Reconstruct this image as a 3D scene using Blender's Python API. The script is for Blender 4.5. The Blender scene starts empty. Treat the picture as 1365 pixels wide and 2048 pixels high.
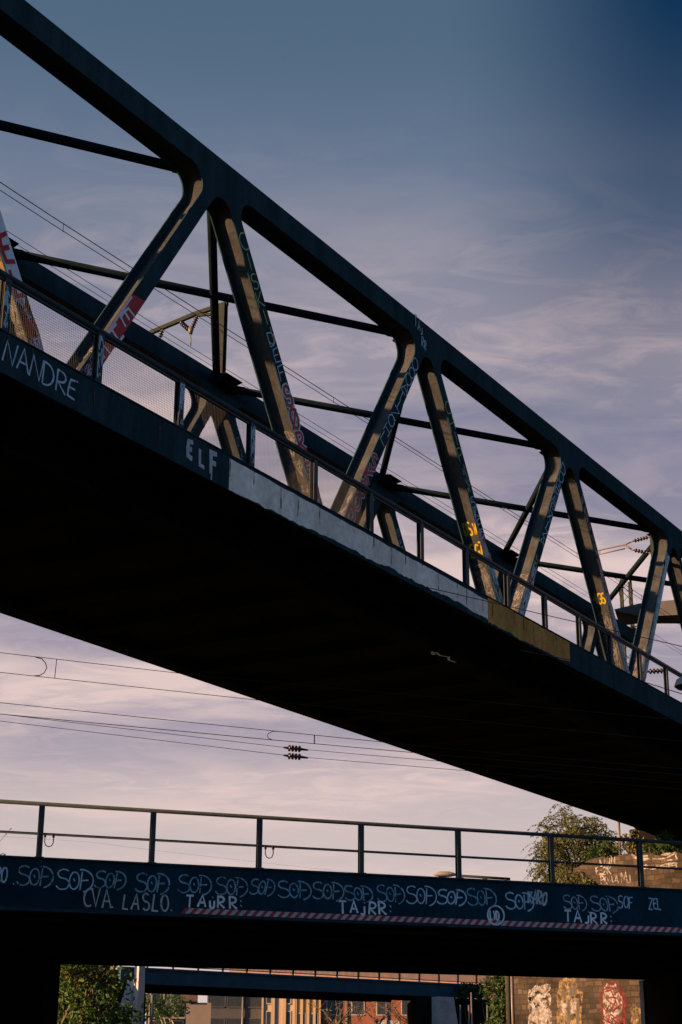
import bpy, math, random
from mathutils import Vector, Matrix
from mathutils.geometry import tessellate_polygon
R_ = math.radians
sc = bpy.context.scene
col = sc.collection

# ------------------------------------------------------------------ camera
F, PITCH, ROLL, CX, CY = 3180.73, 0.3328, 0.0062, 682.5, 1024.0
CAM_H = 1.6
cd = bpy.data.cameras.new('camera'); cam = bpy.data.objects.new('camera', cd); col.objects.link(cam)
cd.sensor_fit = 'VERTICAL'; cd.sensor_height = 36.0; cd.sensor_width = 24.0
cd.lens = F / 2048 * 36.0
cd.clip_start = 0.1; cd.clip_end = 5000
_fw = Vector((0, math.cos(PITCH), math.sin(PITCH))); _up0 = Vector((0, -math.sin(PITCH), math.cos(PITCH))); _r0 = Vector((1, 0, 0))
_r = _r0 * math.cos(ROLL) + _up0 * math.sin(ROLL); _u = _up0 * math.cos(ROLL) - _r0 * math.sin(ROLL)
M = Matrix((( _r.x, _u.x, -_fw.x, 0), (_r.y, _u.y, -_fw.y, 0), (_r.z, _u.z, -_fw.z, CAM_H), (0, 0, 0, 1)))
cam.matrix_world = M
sc.camera = cam

# ------------------------------------------------------------------ exposure, sky, sun
sc.view_settings.view_transform = 'Standard'; sc.view_settings.look = 'None'
sc.view_settings.exposure = 2.0; sc.view_settings.gamma = 1.0; sc.view_settings.use_curve_mapping = False
SUN_AZ, SUN_EL = -112.0, 16.0
def lin(c): return tuple((x/255/12.92 if x/255 <= .04045 else ((x/255+.055)/1.055)**2.4) for x in c)
wd = bpy.data.worlds.new('World'); sc.world = wd; wd.use_nodes = True
nt = wd.node_tree; nt.nodes.clear()
def N(t, **k):
    n = nt.nodes.new(t)
    for a, b in k.items(): setattr(n, a, b)
    return n
def LK(a, b): nt.links.new(a, b)
def MA(op, a, b=None, c=None):
    n = N('ShaderNodeMath', operation=op)
    for i, x in enumerate((a, b, c)):
        if x is None: continue
        if isinstance(x, (int, float)): n.inputs[i].default_value = x
        else: LK(x, n.inputs[i])
    return n.outputs[0]
def MIX(f, a, b, mode='MIX'):
    n = N('ShaderNodeMix', data_type='RGBA', blend_type=mode)
    if isinstance(f, (int, float)): n.inputs[0].default_value = f
    else: LK(f, n.inputs[0])
    for i, x in ((6, a), (7, b)):
        if isinstance(x, tuple): n.inputs[i].default_value = x + (1,)
        else: LK(x, n.inputs[i])
    return n.outputs[2]
SKY_K = 10.0 / 4.0            # background strength 0.1, exposure +2 stops
tc = N('ShaderNodeTexCoord'); sep = N('ShaderNodeSeparateXYZ'); LK(tc.outputs['Generated'], sep.inputs[0])
X, Y, Z = sep.outputs
ramp = N('ShaderNodeValToRGB'); ramp.color_ramp.interpolation = 'EASE'
stops = [(0.00, (220, 204, 194)), (0.13, (202, 188, 187)), (0.20, (165, 156, 171)), (0.33, (136, 134, 157)), (0.42, (121, 127, 152)), (0.50, (102, 119, 145)), (0.60, (80, 104, 128)), (1.0, (42, 70, 96))]
el = ramp.color_ramp.elements
while len(el) < len(stops): el.new(.5)
for e_, (p, c) in zip(el, stops): e_.position = p; e_.color = lin(c) + (1,)
LK(Z, ramp.inputs[0])
base = ramp.outputs[0]
# streaky evening clouds on a plane above
den = MA('ADD', MA('MAXIMUM', Z, 0.0), 0.12)
px = MA('DIVIDE', X, den); py = MA('DIVIDE', Y, den)
cb = N('ShaderNodeCombineXYZ'); LK(px, cb.inputs[0]); LK(py, cb.inputs[1])
mp = N('ShaderNodeMapping'); mp.inputs['Rotation'].default_value = (0, 0, R_(-52)); mp.inputs['Scale'].default_value = (1.0, 2.0, 1)
LK(cb.outputs[0], mp.inputs[0])
n1 = N('ShaderNodeTexNoise'); n1.inputs['Scale'].default_value = 2.1; n1.inputs['Detail'].default_value = 8; n1.inputs['Roughness'].default_value = .55; n1.inputs['Distortion'].default_value = .6
LK(mp.outputs[0], n1.inputs['Vector'])
mr = N('ShaderNodeMapRange'); mr.inputs[1].default_value = .46; mr.inputs[2].default_value = .64; mr.interpolation_type = 'SMOOTHSTEP'
LK(n1.outputs['Fac'], mr.inputs[0])
hi = N('ShaderNodeMapRange'); hi.inputs[1].default_value = .58; hi.inputs[2].default_value = .26; hi.interpolation_type = 'SMOOTHSTEP'; LK(Z, hi.inputs[0])
n2 = N('ShaderNodeTexNoise'); n2.inputs['Scale'].default_value = .85; n2.inputs['Detail'].default_value = 3; n2.inputs['Distortion'].default_value = .3; LK(mp.outputs[0], n2.inputs['Vector'])
pr = N('ShaderNodeMapRange'); pr.inputs[1].default_value = .40; pr.inputs[2].default_value = .62; pr.interpolation_type = 'SMOOTHSTEP'; LK(n2.outputs['Fac'], pr.inputs[0])
n3 = N('ShaderNodeTexNoise'); n3.inputs['Scale'].default_value = 6.5; n3.inputs['Detail'].default_value = 7; n3.inputs['Roughness'].default_value = .6; n3.inputs['Distortion'].default_value = 1.2; LK(mp.outputs[0], n3.inputs['Vector'])
fr_ = N('ShaderNodeMapRange'); fr_.inputs[1].default_value = .45; fr_.inputs[2].default_value = .66; LK(n3.outputs['Fac'], fr_.inputs[0])
streak_ = MA('MAXIMUM', mr.outputs[0], MA('MULTIPLY', fr_.outputs[0], .8))
cf = MA('MULTIPLY', MA('MULTIPLY', MA('ADD', MA('MULTIPLY', pr.outputs[0], .45), MA('MULTIPLY', MA('MULTIPLY', streak_, MA('ADD', MA('MULTIPLY', pr.outputs[0], .7), .3)), .75)), hi.outputs[0]), 1.0)
cloudy = MIX(cf, base, lin((224, 200, 196)))
# the sky is deeper blue away from the sun, to the right and high
side = N('ShaderNodeMapRange'); side.inputs[1].default_value = .05; side.inputs[2].default_value = .205; side.interpolation_type = 'SMOOTHSTEP'; LK(X, side.inputs[0])
hgt = N('ShaderNodeMapRange'); hgt.inputs[1].default_value = .36; hgt.inputs[2].default_value = .60; LK(Z, hgt.inputs[0])
sf = MA('MULTIPLY', side.outputs[0], hgt.outputs[0])
deep = MIX(sf, cloudy, lin((4, 46, 82)))
nish = N('ShaderNodeTexSky'); nish.sky_type = 'NISHITA'; nish.sun_disc = False
nish.sun_elevation = R_(SUN_EL); nish.sun_rotation = R_(SUN_AZ % 360); nish.air_density = 1.0; nish.dust_density = 1.0; nish.ozone_density = 2.0
# behind the camera the sky is the plain Nishita sky, in front the cloud layer covers it
back = N('ShaderNodeMapRange'); back.inputs[1].default_value = -.35; back.inputs[2].default_value = .30; LK(Y, back.inputs[0])
scaled = MIX(1.0, deep, (SKY_K, SKY_K, SKY_K), 'MULTIPLY')
rear = MIX(1.0, nish.outputs[0], (.165, .25, .345), 'MULTIPLY')
sky = MIX(MA('SUBTRACT', 1.0, back.outputs[0]), scaled, rear)
bg = N('ShaderNodeBackground'); bg.inputs['Strength'].default_value = 0.1; LK(sky, bg.inputs['Color'])
wo = N('ShaderNodeOutputWorld'); LK(bg.outputs[0], wo.inputs[0])

sl = bpy.data.lights.new('sun', 'SUN'); sl.energy = 3.4; sl.angle = R_(.6); sl.color = (1.0, .56, .28)
sun = bpy.data.objects.new('sun', sl); col.objects.link(sun)
sdir = Vector((math.sin(R_(SUN_AZ))*math.cos(R_(SUN_EL)), math.cos(R_(SUN_AZ))*math.cos(R_(SUN_EL)), math.sin(R_(SUN_EL))))
sun.rotation_euler = sdir.to_track_quat('Z', 'Y').to_euler(); sun.location = sdir * 60

# ------------------------------------------------------------------ helpers
def ray(px_, py_):
    a0, b0 = px_ - CX, py_ - CY
    a = a0*math.cos(ROLL) + b0*math.sin(ROLL); up = -(-a0*math.sin(ROLL) + b0*math.cos(ROLL))
    return Vector((a, F*math.cos(PITCH) - up*math.sin(PITCH), F*math.sin(PITCH) + up*math.cos(PITCH)))
def at(px_, py_, R):
    r = ray(px_, py_); r = r * (R / math.hypot(r.x, r.y)); return Vector((r.x, r.y, r.z + CAM_H))

class MB:
    def __init__(s): s.v = []; s.f = []; s.mi = []; s.sm = []
    def face(s, pts, m=0, smooth=False):
        b = len(s.v); s.v += [tuple(p) for p in pts]; s.f.append(tuple(range(b, b+len(pts)))); s.mi.append(m); s.sm.append(smooth)
    def box(s, x0, x1, y0, y1, z0, z1, m=0):
        b = len(s.v)
        s.v += [(x, y, z) for z in (z0, z1) for y in (y0, y1) for x in (x0, x1)]
        for q in ((0,2,3,1), (4,5,7,6), (0,1,5,4), (2,6,7,3), (0,4,6,2), (1,3,7,5)):
            s.f.append(tuple(b+i for i in q)); s.mi.append(m); s.sm.append(False)
    def bar(s, p, q, w, h, m=0, up=(0, 0, 1)):
        p, q = Vector(p), Vector(q); d = (q-p).normalized(); u = Vector(up)
        a = d.cross(u)
        if a.length < 1e-4: a = d.cross(Vector((1, 0, 0)))
        a.normalize(); c = a.cross(d).normalized()
        b = len(s.v)
        for o in (p, q):
            for i, j in ((-1,-1), (1,-1), (1,1), (-1,1)): s.v.append(tuple(o + a*i*w/2 + c*j*h/2))
        for f in ((0,3,2,1), (4,5,6,7), (0,1,5,4), (1,2,6,5), (2,3,7,6), (3,0,4,7)):
            s.f.append(tuple(b+i for i in f)); s.mi.append(m); s.sm.append(False)
    def tube(s, pts, r, n=8, m=0, caps=True):
        pts = [Vector(p) for p in pts]; rs = r if isinstance(r, (list, tuple)) else [r]*len(pts)
        b = len(s.v); ref = None
        for i, p in enumerate(pts):
            d = (pts[min(i+1, len(pts)-1)] - pts[max(i-1, 0)])
            d = d.normalized() if d.length > 1e-9 else Vector((0, 0, 1))
            if ref is None: ref = Vector((0, 0, 1)) if abs(d.z) < .9 else Vector((1, 0, 0))
            a = d.cross(ref).normalized(); c = a.cross(d).normalized(); ref = c
            for k in range(n):
                t = 2*math.pi*k/n; s.v.append(tuple(p + (a*math.cos(t) + c*math.sin(t))*rs[i]))
        for i in range(len(pts)-1):
            for k in range(n):
                k2 = (k+1) % n
                s.f.append((b+i*n+k, b+i*n+k2, b+(i+1)*n+k2, b+(i+1)*n+k)); s.mi.append(m); s.sm.append(True)
        if caps:
            s.f.append(tuple(b+k for k in range(n))[::-1]); s.mi.append(m); s.sm.append(False)
            e = b+(len(pts)-1)*n; s.f.append(tuple(e+k for k in range(n))); s.mi.append(m); s.sm.append(False)
    def poly(s, pts2, fn, m=0):            # flat concave polygon: pts2 in plane, fn maps (a, b) to 3-D
        b = len(s.v); s.v += [tuple(fn(*p)) for p in pts2]
        for t in tessellate_polygon([[Vector((p[0], p[1], 0)) for p in pts2]]):
            s.f.append(tuple(b+i for i in t)); s.mi.append(m); s.sm.append(False)
    def strip(s, pts2, fn0, fn1, m=0, smooth=False, closed=False, skip=None):
        n = len(pts2)
        for i in range(n if closed else n-1):
            a, c = pts2[i], pts2[(i+1) % n]
            if skip and skip(a, c): continue
            s.face([fn0(*a), fn0(*c), fn1(*c), fn1(*a)], m, smooth)
    def build(s, name, mats, parent=None, loc=(0, 0, 0), rotz=0.0, label=None):
        me = bpy.data.meshes.new(name); me.from_pydata(s.v, [], s.f)
        for m in (mats if isinstance(mats, (list, tuple)) else [mats]): me.materials.append(m)
        me.polygons.foreach_set('material_index', s.mi); me.polygons.foreach_set('use_smooth', s.sm); me.update()
        o = bpy.data.objects.new(name, me); col.objects.link(o); o.location = loc; o.rotation_euler = (0, 0, rotz)
        if parent: o.parent = parent
        if label: o['label'] = label
        return o
def tag(o, label, cat, group=None, kind=None):
    if label: o['label'] = label
    if cat: o['category'] = cat
    if group: o['group'] = group
    if kind: o['kind'] = kind
    return o
def thing(name, label, cat, loc=(0, 0, 0), rotz=0.0, group=None):
    o = bpy.data.objects.new(name, None); col.objects.link(o); o.location = loc; o.rotation_euler = (0, 0, rotz)
    return tag(o, label, cat, group)
def dup(o, parent, loc, kids=False):
    c = o.copy(); col.objects.link(c); c.parent = parent; c.location = loc
    if kids:
        for ch in list(o.children):
            g = ch.copy(); col.objects.link(g); g.parent = c
    return c
def fillet(p0, p1, p2, r, n=10):
    p0, p1, p2 = Vector(p0), Vector(p1), Vector(p2)
    a = (p0-p1).normalized(); b = (p2-p1).normalized(); th = a.angle(b)
    t = r/math.tan(th/2); c = p1 + (a+b).normalized()*(r/math.sin(th/2))
    q0, q1 = p1+a*t, p1+b*t
    a0 = math.atan2((q0-c).y, (q0-c).x); a1 = math.atan2((q1-c).y, (q1-c).x); d = (a1-a0+math.pi) % (2*math.pi) - math.pi
    return [(c.x+r*math.cos(a0+d*i/n), c.y+r*math.sin(a0+d*i/n)) for i in range(n+1)]

# ------------------------------------------------------------------ materials
def mat(name, c, rough=.6, var=.25, scale=3.0, c2=None, spec=.3, bump=0.0, metal=0.0, streak=False, fine=0.0):
    m = bpy.data.materials.new(name); m.use_nodes = True; t = m.node_tree; b = t.nodes['Principled BSDF']
    tcn = t.nodes.new('ShaderNodeTexCoord'); no = t.nodes.new('ShaderNodeTexNoise')
    no.inputs['Scale'].default_value = scale; no.inputs['Detail'].default_value = 6; no.inputs['Roughness'].default_value = .62
    if streak:
        mpn = t.nodes.new('ShaderNodeMapping'); mpn.inputs['Scale'].default_value = (1.6, 1.6, .22)
        t.links.new(tcn.outputs['Object'], mpn.inputs[0]); t.links.new(mpn.outputs[0], no.inputs['Vector'])
    else: t.links.new(tcn.outputs['Object'], no.inputs['Vector'])
    rp = t.nodes.new('ShaderNodeValToRGB'); rp.color_ramp.elements[0].position = .32; rp.color_ramp.elements[1].position = .70
    rp.color_ramp.elements[0].color = tuple(x*(1-var) for x in c) + (1,)
    rp.color_ramp.elements[1].color = (tuple(min(1, x*(1+var)) for x in c) if c2 is None else tuple(c2)) + (1,)
    t.links.new(no.outputs['Fac'], rp.inputs[0]); out = rp.outputs[0]
    if fine:
        n2 = t.nodes.new('ShaderNodeTexNoise'); n2.inputs['Scale'].default_value = scale*9; n2.inputs['Detail'].default_value = 4
        t.links.new(tcn.outputs['Object'], n2.inputs['Vector'])
        mrn = t.nodes.new('ShaderNodeMapRange'); mrn.inputs[1].default_value = .3; mrn.inputs[2].default_value = .7; mrn.inputs[3].default_value = 1-fine; mrn.inputs[4].default_value = 1+fine
        t.links.new(n2.outputs['Fac'], mrn.inputs[0])
        mx = t.nodes.new('ShaderNodeVectorMath'); mx.operation = 'SCALE'; t.links.new(out, mx.inputs[0]); t.links.new(mrn.outputs[0], mx.inputs['Scale']); out = mx.outputs[0]
    t.links.new(out, b.inputs['Base Color'])
    b.inputs['Roughness'].default_value = rough; b.inputs['Specular IOR Level'].default_value = spec; b.inputs['Metallic'].default_value = metal
    if bump:
        bp = t.nodes.new('ShaderNodeBump'); bp.inputs['Strength'].default_value = bump; bp.inputs['Distance'].default_value = .03
        n3 = t.nodes.new('ShaderNodeTexNoise'); n3.inputs['Scale'].default_value = scale*6; n3.inputs['Detail'].default_value = 5
        t.links.new(tcn.outputs['Object'], n3.inputs['Vector']); t.links.new(n3.outputs['Fac'], bp.inputs['Height']); t.links.new(bp.outputs[0], b.inputs['Normal'])
    return m
def brick_mat(name, c1, c2, mortar, bw, bh, ms=.02, horiz='X'):
    m = mat(name, c1, .9, .3, 1.5, spec=.1); t = m.node_tree; b = t.nodes['Principled BSDF']
    tcn = t.nodes.new('ShaderNodeTexCoord'); s = t.nodes.new('ShaderNodeSeparateXYZ'); cbn = t.nodes.new('ShaderNodeCombineXYZ')
    t.links.new(tcn.outputs['Object'], s.inputs[0]); t.links.new(s.outputs[horiz], cbn.inputs[0]); t.links.new(s.outputs['Z'], cbn.inputs[1])
    nz = t.nodes.new('ShaderNodeTexNoise'); nz.inputs['Scale'].default_value = 2.3
    vm = t.nodes.new('ShaderNodeVectorMath'); vm.operation = 'MULTIPLY_ADD'; vm.inputs[1].default_value = (.22, .22, 0)
    t.links.new(cbn.outputs[0], nz.inputs['Vector']); t.links.new(nz.outputs['Color'], vm.inputs[0]); t.links.new(cbn.outputs[0], vm.inputs[2])
    br = t.nodes.new('ShaderNodeTexBrick'); br.inputs['Scale'].default_value = 1; br.inputs['Brick Width'].default_value = bw; br.inputs['Row Height'].default_value = bh
    br.inputs['Mortar Size'].default_value = ms; br.inputs['Color1'].default_value = c1+(1,); br.inputs['Color2'].default_value = c2+(1,); br.inputs['Mortar'].default_value = mortar+(1,); br.inputs['Bias'].default_value = 0; br.squash = .62; br.squash_frequency = 3; br.offset = .37
    t.links.new(vm.outputs[0], br.inputs['Vector'])
    no = t.nodes.new('ShaderNodeTexNoise'); no.inputs['Scale'].default_value = .8; no.inputs['Detail'].default_value = 7; t.links.new(tcn.outputs['Object'], no.inputs['Vector'])
    mr_ = t.nodes.new('ShaderNodeMapRange'); mr_.inputs[1].default_value = .3; mr_.inputs[2].default_value = .7; mr_.inputs[3].default_value = .35; mr_.inputs[4].default_value = 1.35; t.links.new(no.outputs['Fac'], mr_.inputs[0])
    sc_ = t.nodes.new('ShaderNodeVectorMath'); sc_.operation = 'SCALE'; t.links.new(br.outputs['Color'], sc_.inputs[0]); t.links.new(mr_.outputs[0], sc_.inputs['Scale'])
    t.links.new(sc_.outputs[0], b.inputs['Base Color'])
    bp = t.nodes.new('ShaderNodeBump'); bp.inputs['Strength'].default_value = .7; bp.inputs['Distance'].default_value = .04; bp.invert = True
    t.links.new(br.outputs['Fac'], bp.inputs['Height']); t.links.new(bp.outputs[0], b.inputs['Normal'])
    return m
def leaf_mat(name, c1, c2, trans=.25):
    m = bpy.data.materials.new(name); m.use_nodes = True; t = m.node_tree; b = t.nodes['Principled BSDF']
    tcn = t.nodes.new('ShaderNodeTexCoord'); no = t.nodes.new('ShaderNodeTexNoise'); no.inputs['Scale'].default_value = 1.1; no.inputs['Detail'].default_value = 4
    t.links.new(tcn.outputs['Object'], no.inputs['Vector'])
    rp = t.nodes.new('ShaderNodeValToRGB'); rp.color_ramp.elements[0].position = .35; rp.color_ramp.elements[1].position = .68
    rp.color_ramp.elements[0].color = c1+(1,); rp.color_ramp.elements[1].color = c2+(1,); t.links.new(no.outputs['Fac'], rp.inputs[0]); t.links.new(rp.outputs[0], b.inputs['Base Color'])
    b.inputs['Roughness'].default_value = .6; b.inputs['Specular IOR Level'].default_value = .2
    tr = t.nodes.new('ShaderNodeBsdfTranslucent'); t.links.new(rp.outputs[0], tr.inputs['Color']); mx = t.nodes.new('ShaderNodeMixShader'); mx.inputs[0].default_value = trans
    t.links.new(b.outputs[0], mx.inputs[1]); t.links.new(tr.outputs[0], mx.inputs[2]); t.links.new(mx.outputs[0], t.nodes['Material Output'].inputs[0])
    return m
STEEL = mat('painted steel', (.021, .044, .054), .65, .25, 1.3, spec=0.0, streak=True, fine=.12)
WEBSTEEL = mat('sun toned web steel', (.050, .052, .054), .8, .3, 1.6, spec=0.0, streak=True, fine=.2)  # webs: sunlit tan put into a lighter, warmer steel colour
STEEL2 = mat('blue painted steel', (.011, .035, .052), .65, .25, 1.1, spec=0.0, streak=True, fine=.12)
DKBLUE = mat('dark blue overpaint', (.007, .024, .040), .8, .2, 2, spec=0.0)
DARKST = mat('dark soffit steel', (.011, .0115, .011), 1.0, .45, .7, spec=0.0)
BLACKC = mat('shade black masonry', (.012, .011, .010), .95, .4, .8, spec=.02)  # deep shade under the bridge end put into the masonry colour
DKCONC = mat('near black concrete', (.013, .0125, .012), 1.0, .4, .5, spec=0.0)  # near-black base for decks, beams and abutments
RAIL = mat('railing paint', (.035, .046, .052), .6, .2, 4, spec=.1)
TUBESH = mat('shade dark tube steel', (.008, .0145, .018), .65, .25, 2, spec=0.0)  # shade put into the colour so tubes and gussets stay dark in sun
GALV = mat('galvanised steel', (.030, .034, .029), .8, .2, 6, spec=0.0)
MESHW = mat('wire mesh steel', (.010, .012, .014), .6, .2, 6)
WIRE = mat('weathered wire', (.014, .011, .011), .7, .2, 5)
INS = mat('brown glazed insulator', (.010, .008, .0075), .3, .3, 8, spec=.5)
PORC = mat('pale fitting metal', (.125, .105, .092), .4, .2, 6)
WHITEP = mat('whitewash', (.74, .66, .57), .9, .14, .9, c2=(.90, .81, .71), spec=0.0, streak=True, fine=.14)
OCHRE = mat('ochre overpaint', (.46, .235, .07), .9, .25, .9, spec=0.0, streak=True, fine=.15)
G_WH = mat('white spray paint', (.62, .68, .72), .7, .2, 7, fine=.25)
G_BL = mat('pale blue spray paint', (.40, .55, .64), .7, .22, 6, fine=.3)
G_GY = mat('grey spray paint', (.40, .43, .46), .7, .25, 6, fine=.3)
G_G2 = mat('faded grey marker paint', (.27, .35, .39), .8, .35, 5, fine=.4)
G_B2 = mat('faded blue marker paint', (.20, .35, .43), .8, .35, 5, fine=.4)
G_LT = mat('weathered white paint', (.27, .25, .235), .9, .35, 6, fine=.4)
G_LW = mat('sun dimmed white paint', (.15, .142, .138), .9, .35, 6, fine=.4)  # white darkened in its colour to offset full sun on the webs
G_RW = mat('weathered red paint', (.12, .016, .018), .9, .35, 5, fine=.4)
G_YW = mat('weathered cream paint', (.19, .135, .065), .9, .35, 5, fine=.4)
G_RD = mat('red spray paint', (.42, .025, .035), .7, .2, 6, fine=.2)
G_YL = mat('yellow spray paint', (.42, .30, .015), .7, .15, 6, fine=.2)
G_YG = mat('faded yellow spray paint', (.40, .42, .14), .7, .25, 6, fine=.3)
G_PK = mat('pink spray paint', (.5, .22, .24), .7, .2, 6)
G_GR = mat('green spray paint', (.04, .16, .06), .7, .3, 6)
HZ_R = mat('hazard red', (.27, .022, .026), .5, .2, 5)
HZ_W = mat('hazard white', (.33, .34, .36), .5, .15, 5)
CONC = mat('grey concrete', (.19, .185, .18), .9, .22, .9, bump=.2, fine=.12, spec=.1)
CONC_L = mat('pale concrete', (.42, .40, .39), .9, .2, .9, fine=.12, spec=.05)
BEAMB = mat('grey blue beam paint', (.034, .078, .105), .7, .2, 1, spec=0.0)
BROWNST = mat('brown girder', (.034, .030, .024), 1.0, .4, .8, spec=0.0)  # lighter and browner than the deck above
CONC_D = mat('dark concrete', (.075, .07, .065), .9, .3, .9, fine=.15, spec=.1)
STONE = brick_mat('rough ashlar stone', (.075, .056, .039), (.034, .027, .020), (.034, .029, .024), .44, .21, .020)
BARK = mat('bark', (.10, .075, .055), .9, .35, 8, bump=.4)
PALEBARK = mat('pale bark', (.36, .28, .22), .9, .3, 8)
LEAF_D = leaf_mat('dark leaves', (.018, .045, .014), (.055, .095, .025))
LEAF_G = leaf_mat('fresh green leaves', (.018, .055, .012), (.075, .135, .022))
LEAF_O = leaf_mat('olive leaves', (.05, .07, .022), (.12, .125, .04))
LEAF_A = leaf_mat('yellowing leaves', (.07, .085, .02), (.20, .17, .04))
def flake(m, scale=4.0, lo=.42, hi_=.56):
    t = m.node_tree; out = t.nodes['Material Output']; b = t.nodes['Principled BSDF']; tcn = t.nodes.new('ShaderNodeTexCoord'); no = t.nodes.new('ShaderNodeTexNoise')
    no.inputs['Scale'].default_value = scale; no.inputs['Detail'].default_value = 8; no.inputs['Roughness'].default_value = .7; t.links.new(tcn.outputs['Object'], no.inputs['Vector'])
    r = t.nodes.new('ShaderNodeMapRange'); r.inputs[1].default_value = lo; r.inputs[2].default_value = hi_; t.links.new(no.outputs['Fac'], r.inputs[0])
    tr = t.nodes.new('ShaderNodeBsdfTransparent'); mx = t.nodes.new('ShaderNodeMixShader'); t.links.new(r.outputs[0], mx.inputs[0]); t.links.new(tr.outputs[0], mx.inputs[1]); t.links.new(b.outputs[0], mx.inputs[2]); t.links.new(mx.outputs[0], out.inputs[0])
for m_ in (G_LT, G_RW, G_YW, G_LW): flake(m_)
for m_ in (G_B2, G_G2): flake(m_, 9.0, .34, .48)
flake(HZ_R, 5, .28, .40); flake(HZ_W, 6, .28, .42); flake(G_BL, 9, .30, .42); flake(G_GY, 9, .30, .42)
GLASS = mat('window glass', (.03, .035, .04), .1, .2, 2, spec=.6)
ASPH = mat('asphalt', (.045, .045, .047), .95, .25, 2, fine=.3)
PAVE = mat('paving', (.16, .155, .15), .9, .2, 1.5, fine=.15)
SOIL = mat('scrubby soil', (.024, .025, .015), .95, .4, .3, fine=.3)
BALL = mat('ballast', (.09, .08, .075), .95, .4, 4, fine=.4)
CREAM = mat('cream render', (.46, .34, .21), .9, .12, .8, streak=True)
YELLO = mat('ochre render', (.42, .26, .085), .9, .12, .8, streak=True)
TERRA = mat('terracotta brick', (.25, .088, .048), .9, .14, 1.2, fine=.12)
GREYF = mat('grey facade', (.07, .07, .074), .8, .12, .6)
BEIGE = mat('beige render', (.20, .165, .135), .9, .12, .6)
BROWNR = mat('brown roof', (.10, .07, .055), .9, .2, 2)
PINKF = mat('salmon facade', (.36, .235, .20), .9, .12, .6)
TRIM = mat('pale window trim', (.36, .34, .32), .7, .1, 3)
LAMPW = mat('lamp bowl', (.22, .2, .185), .4, .08, 4)
LAMPG = mat('lamp hood grey', (.22, .23, .24), .6, .15, 4)

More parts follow.
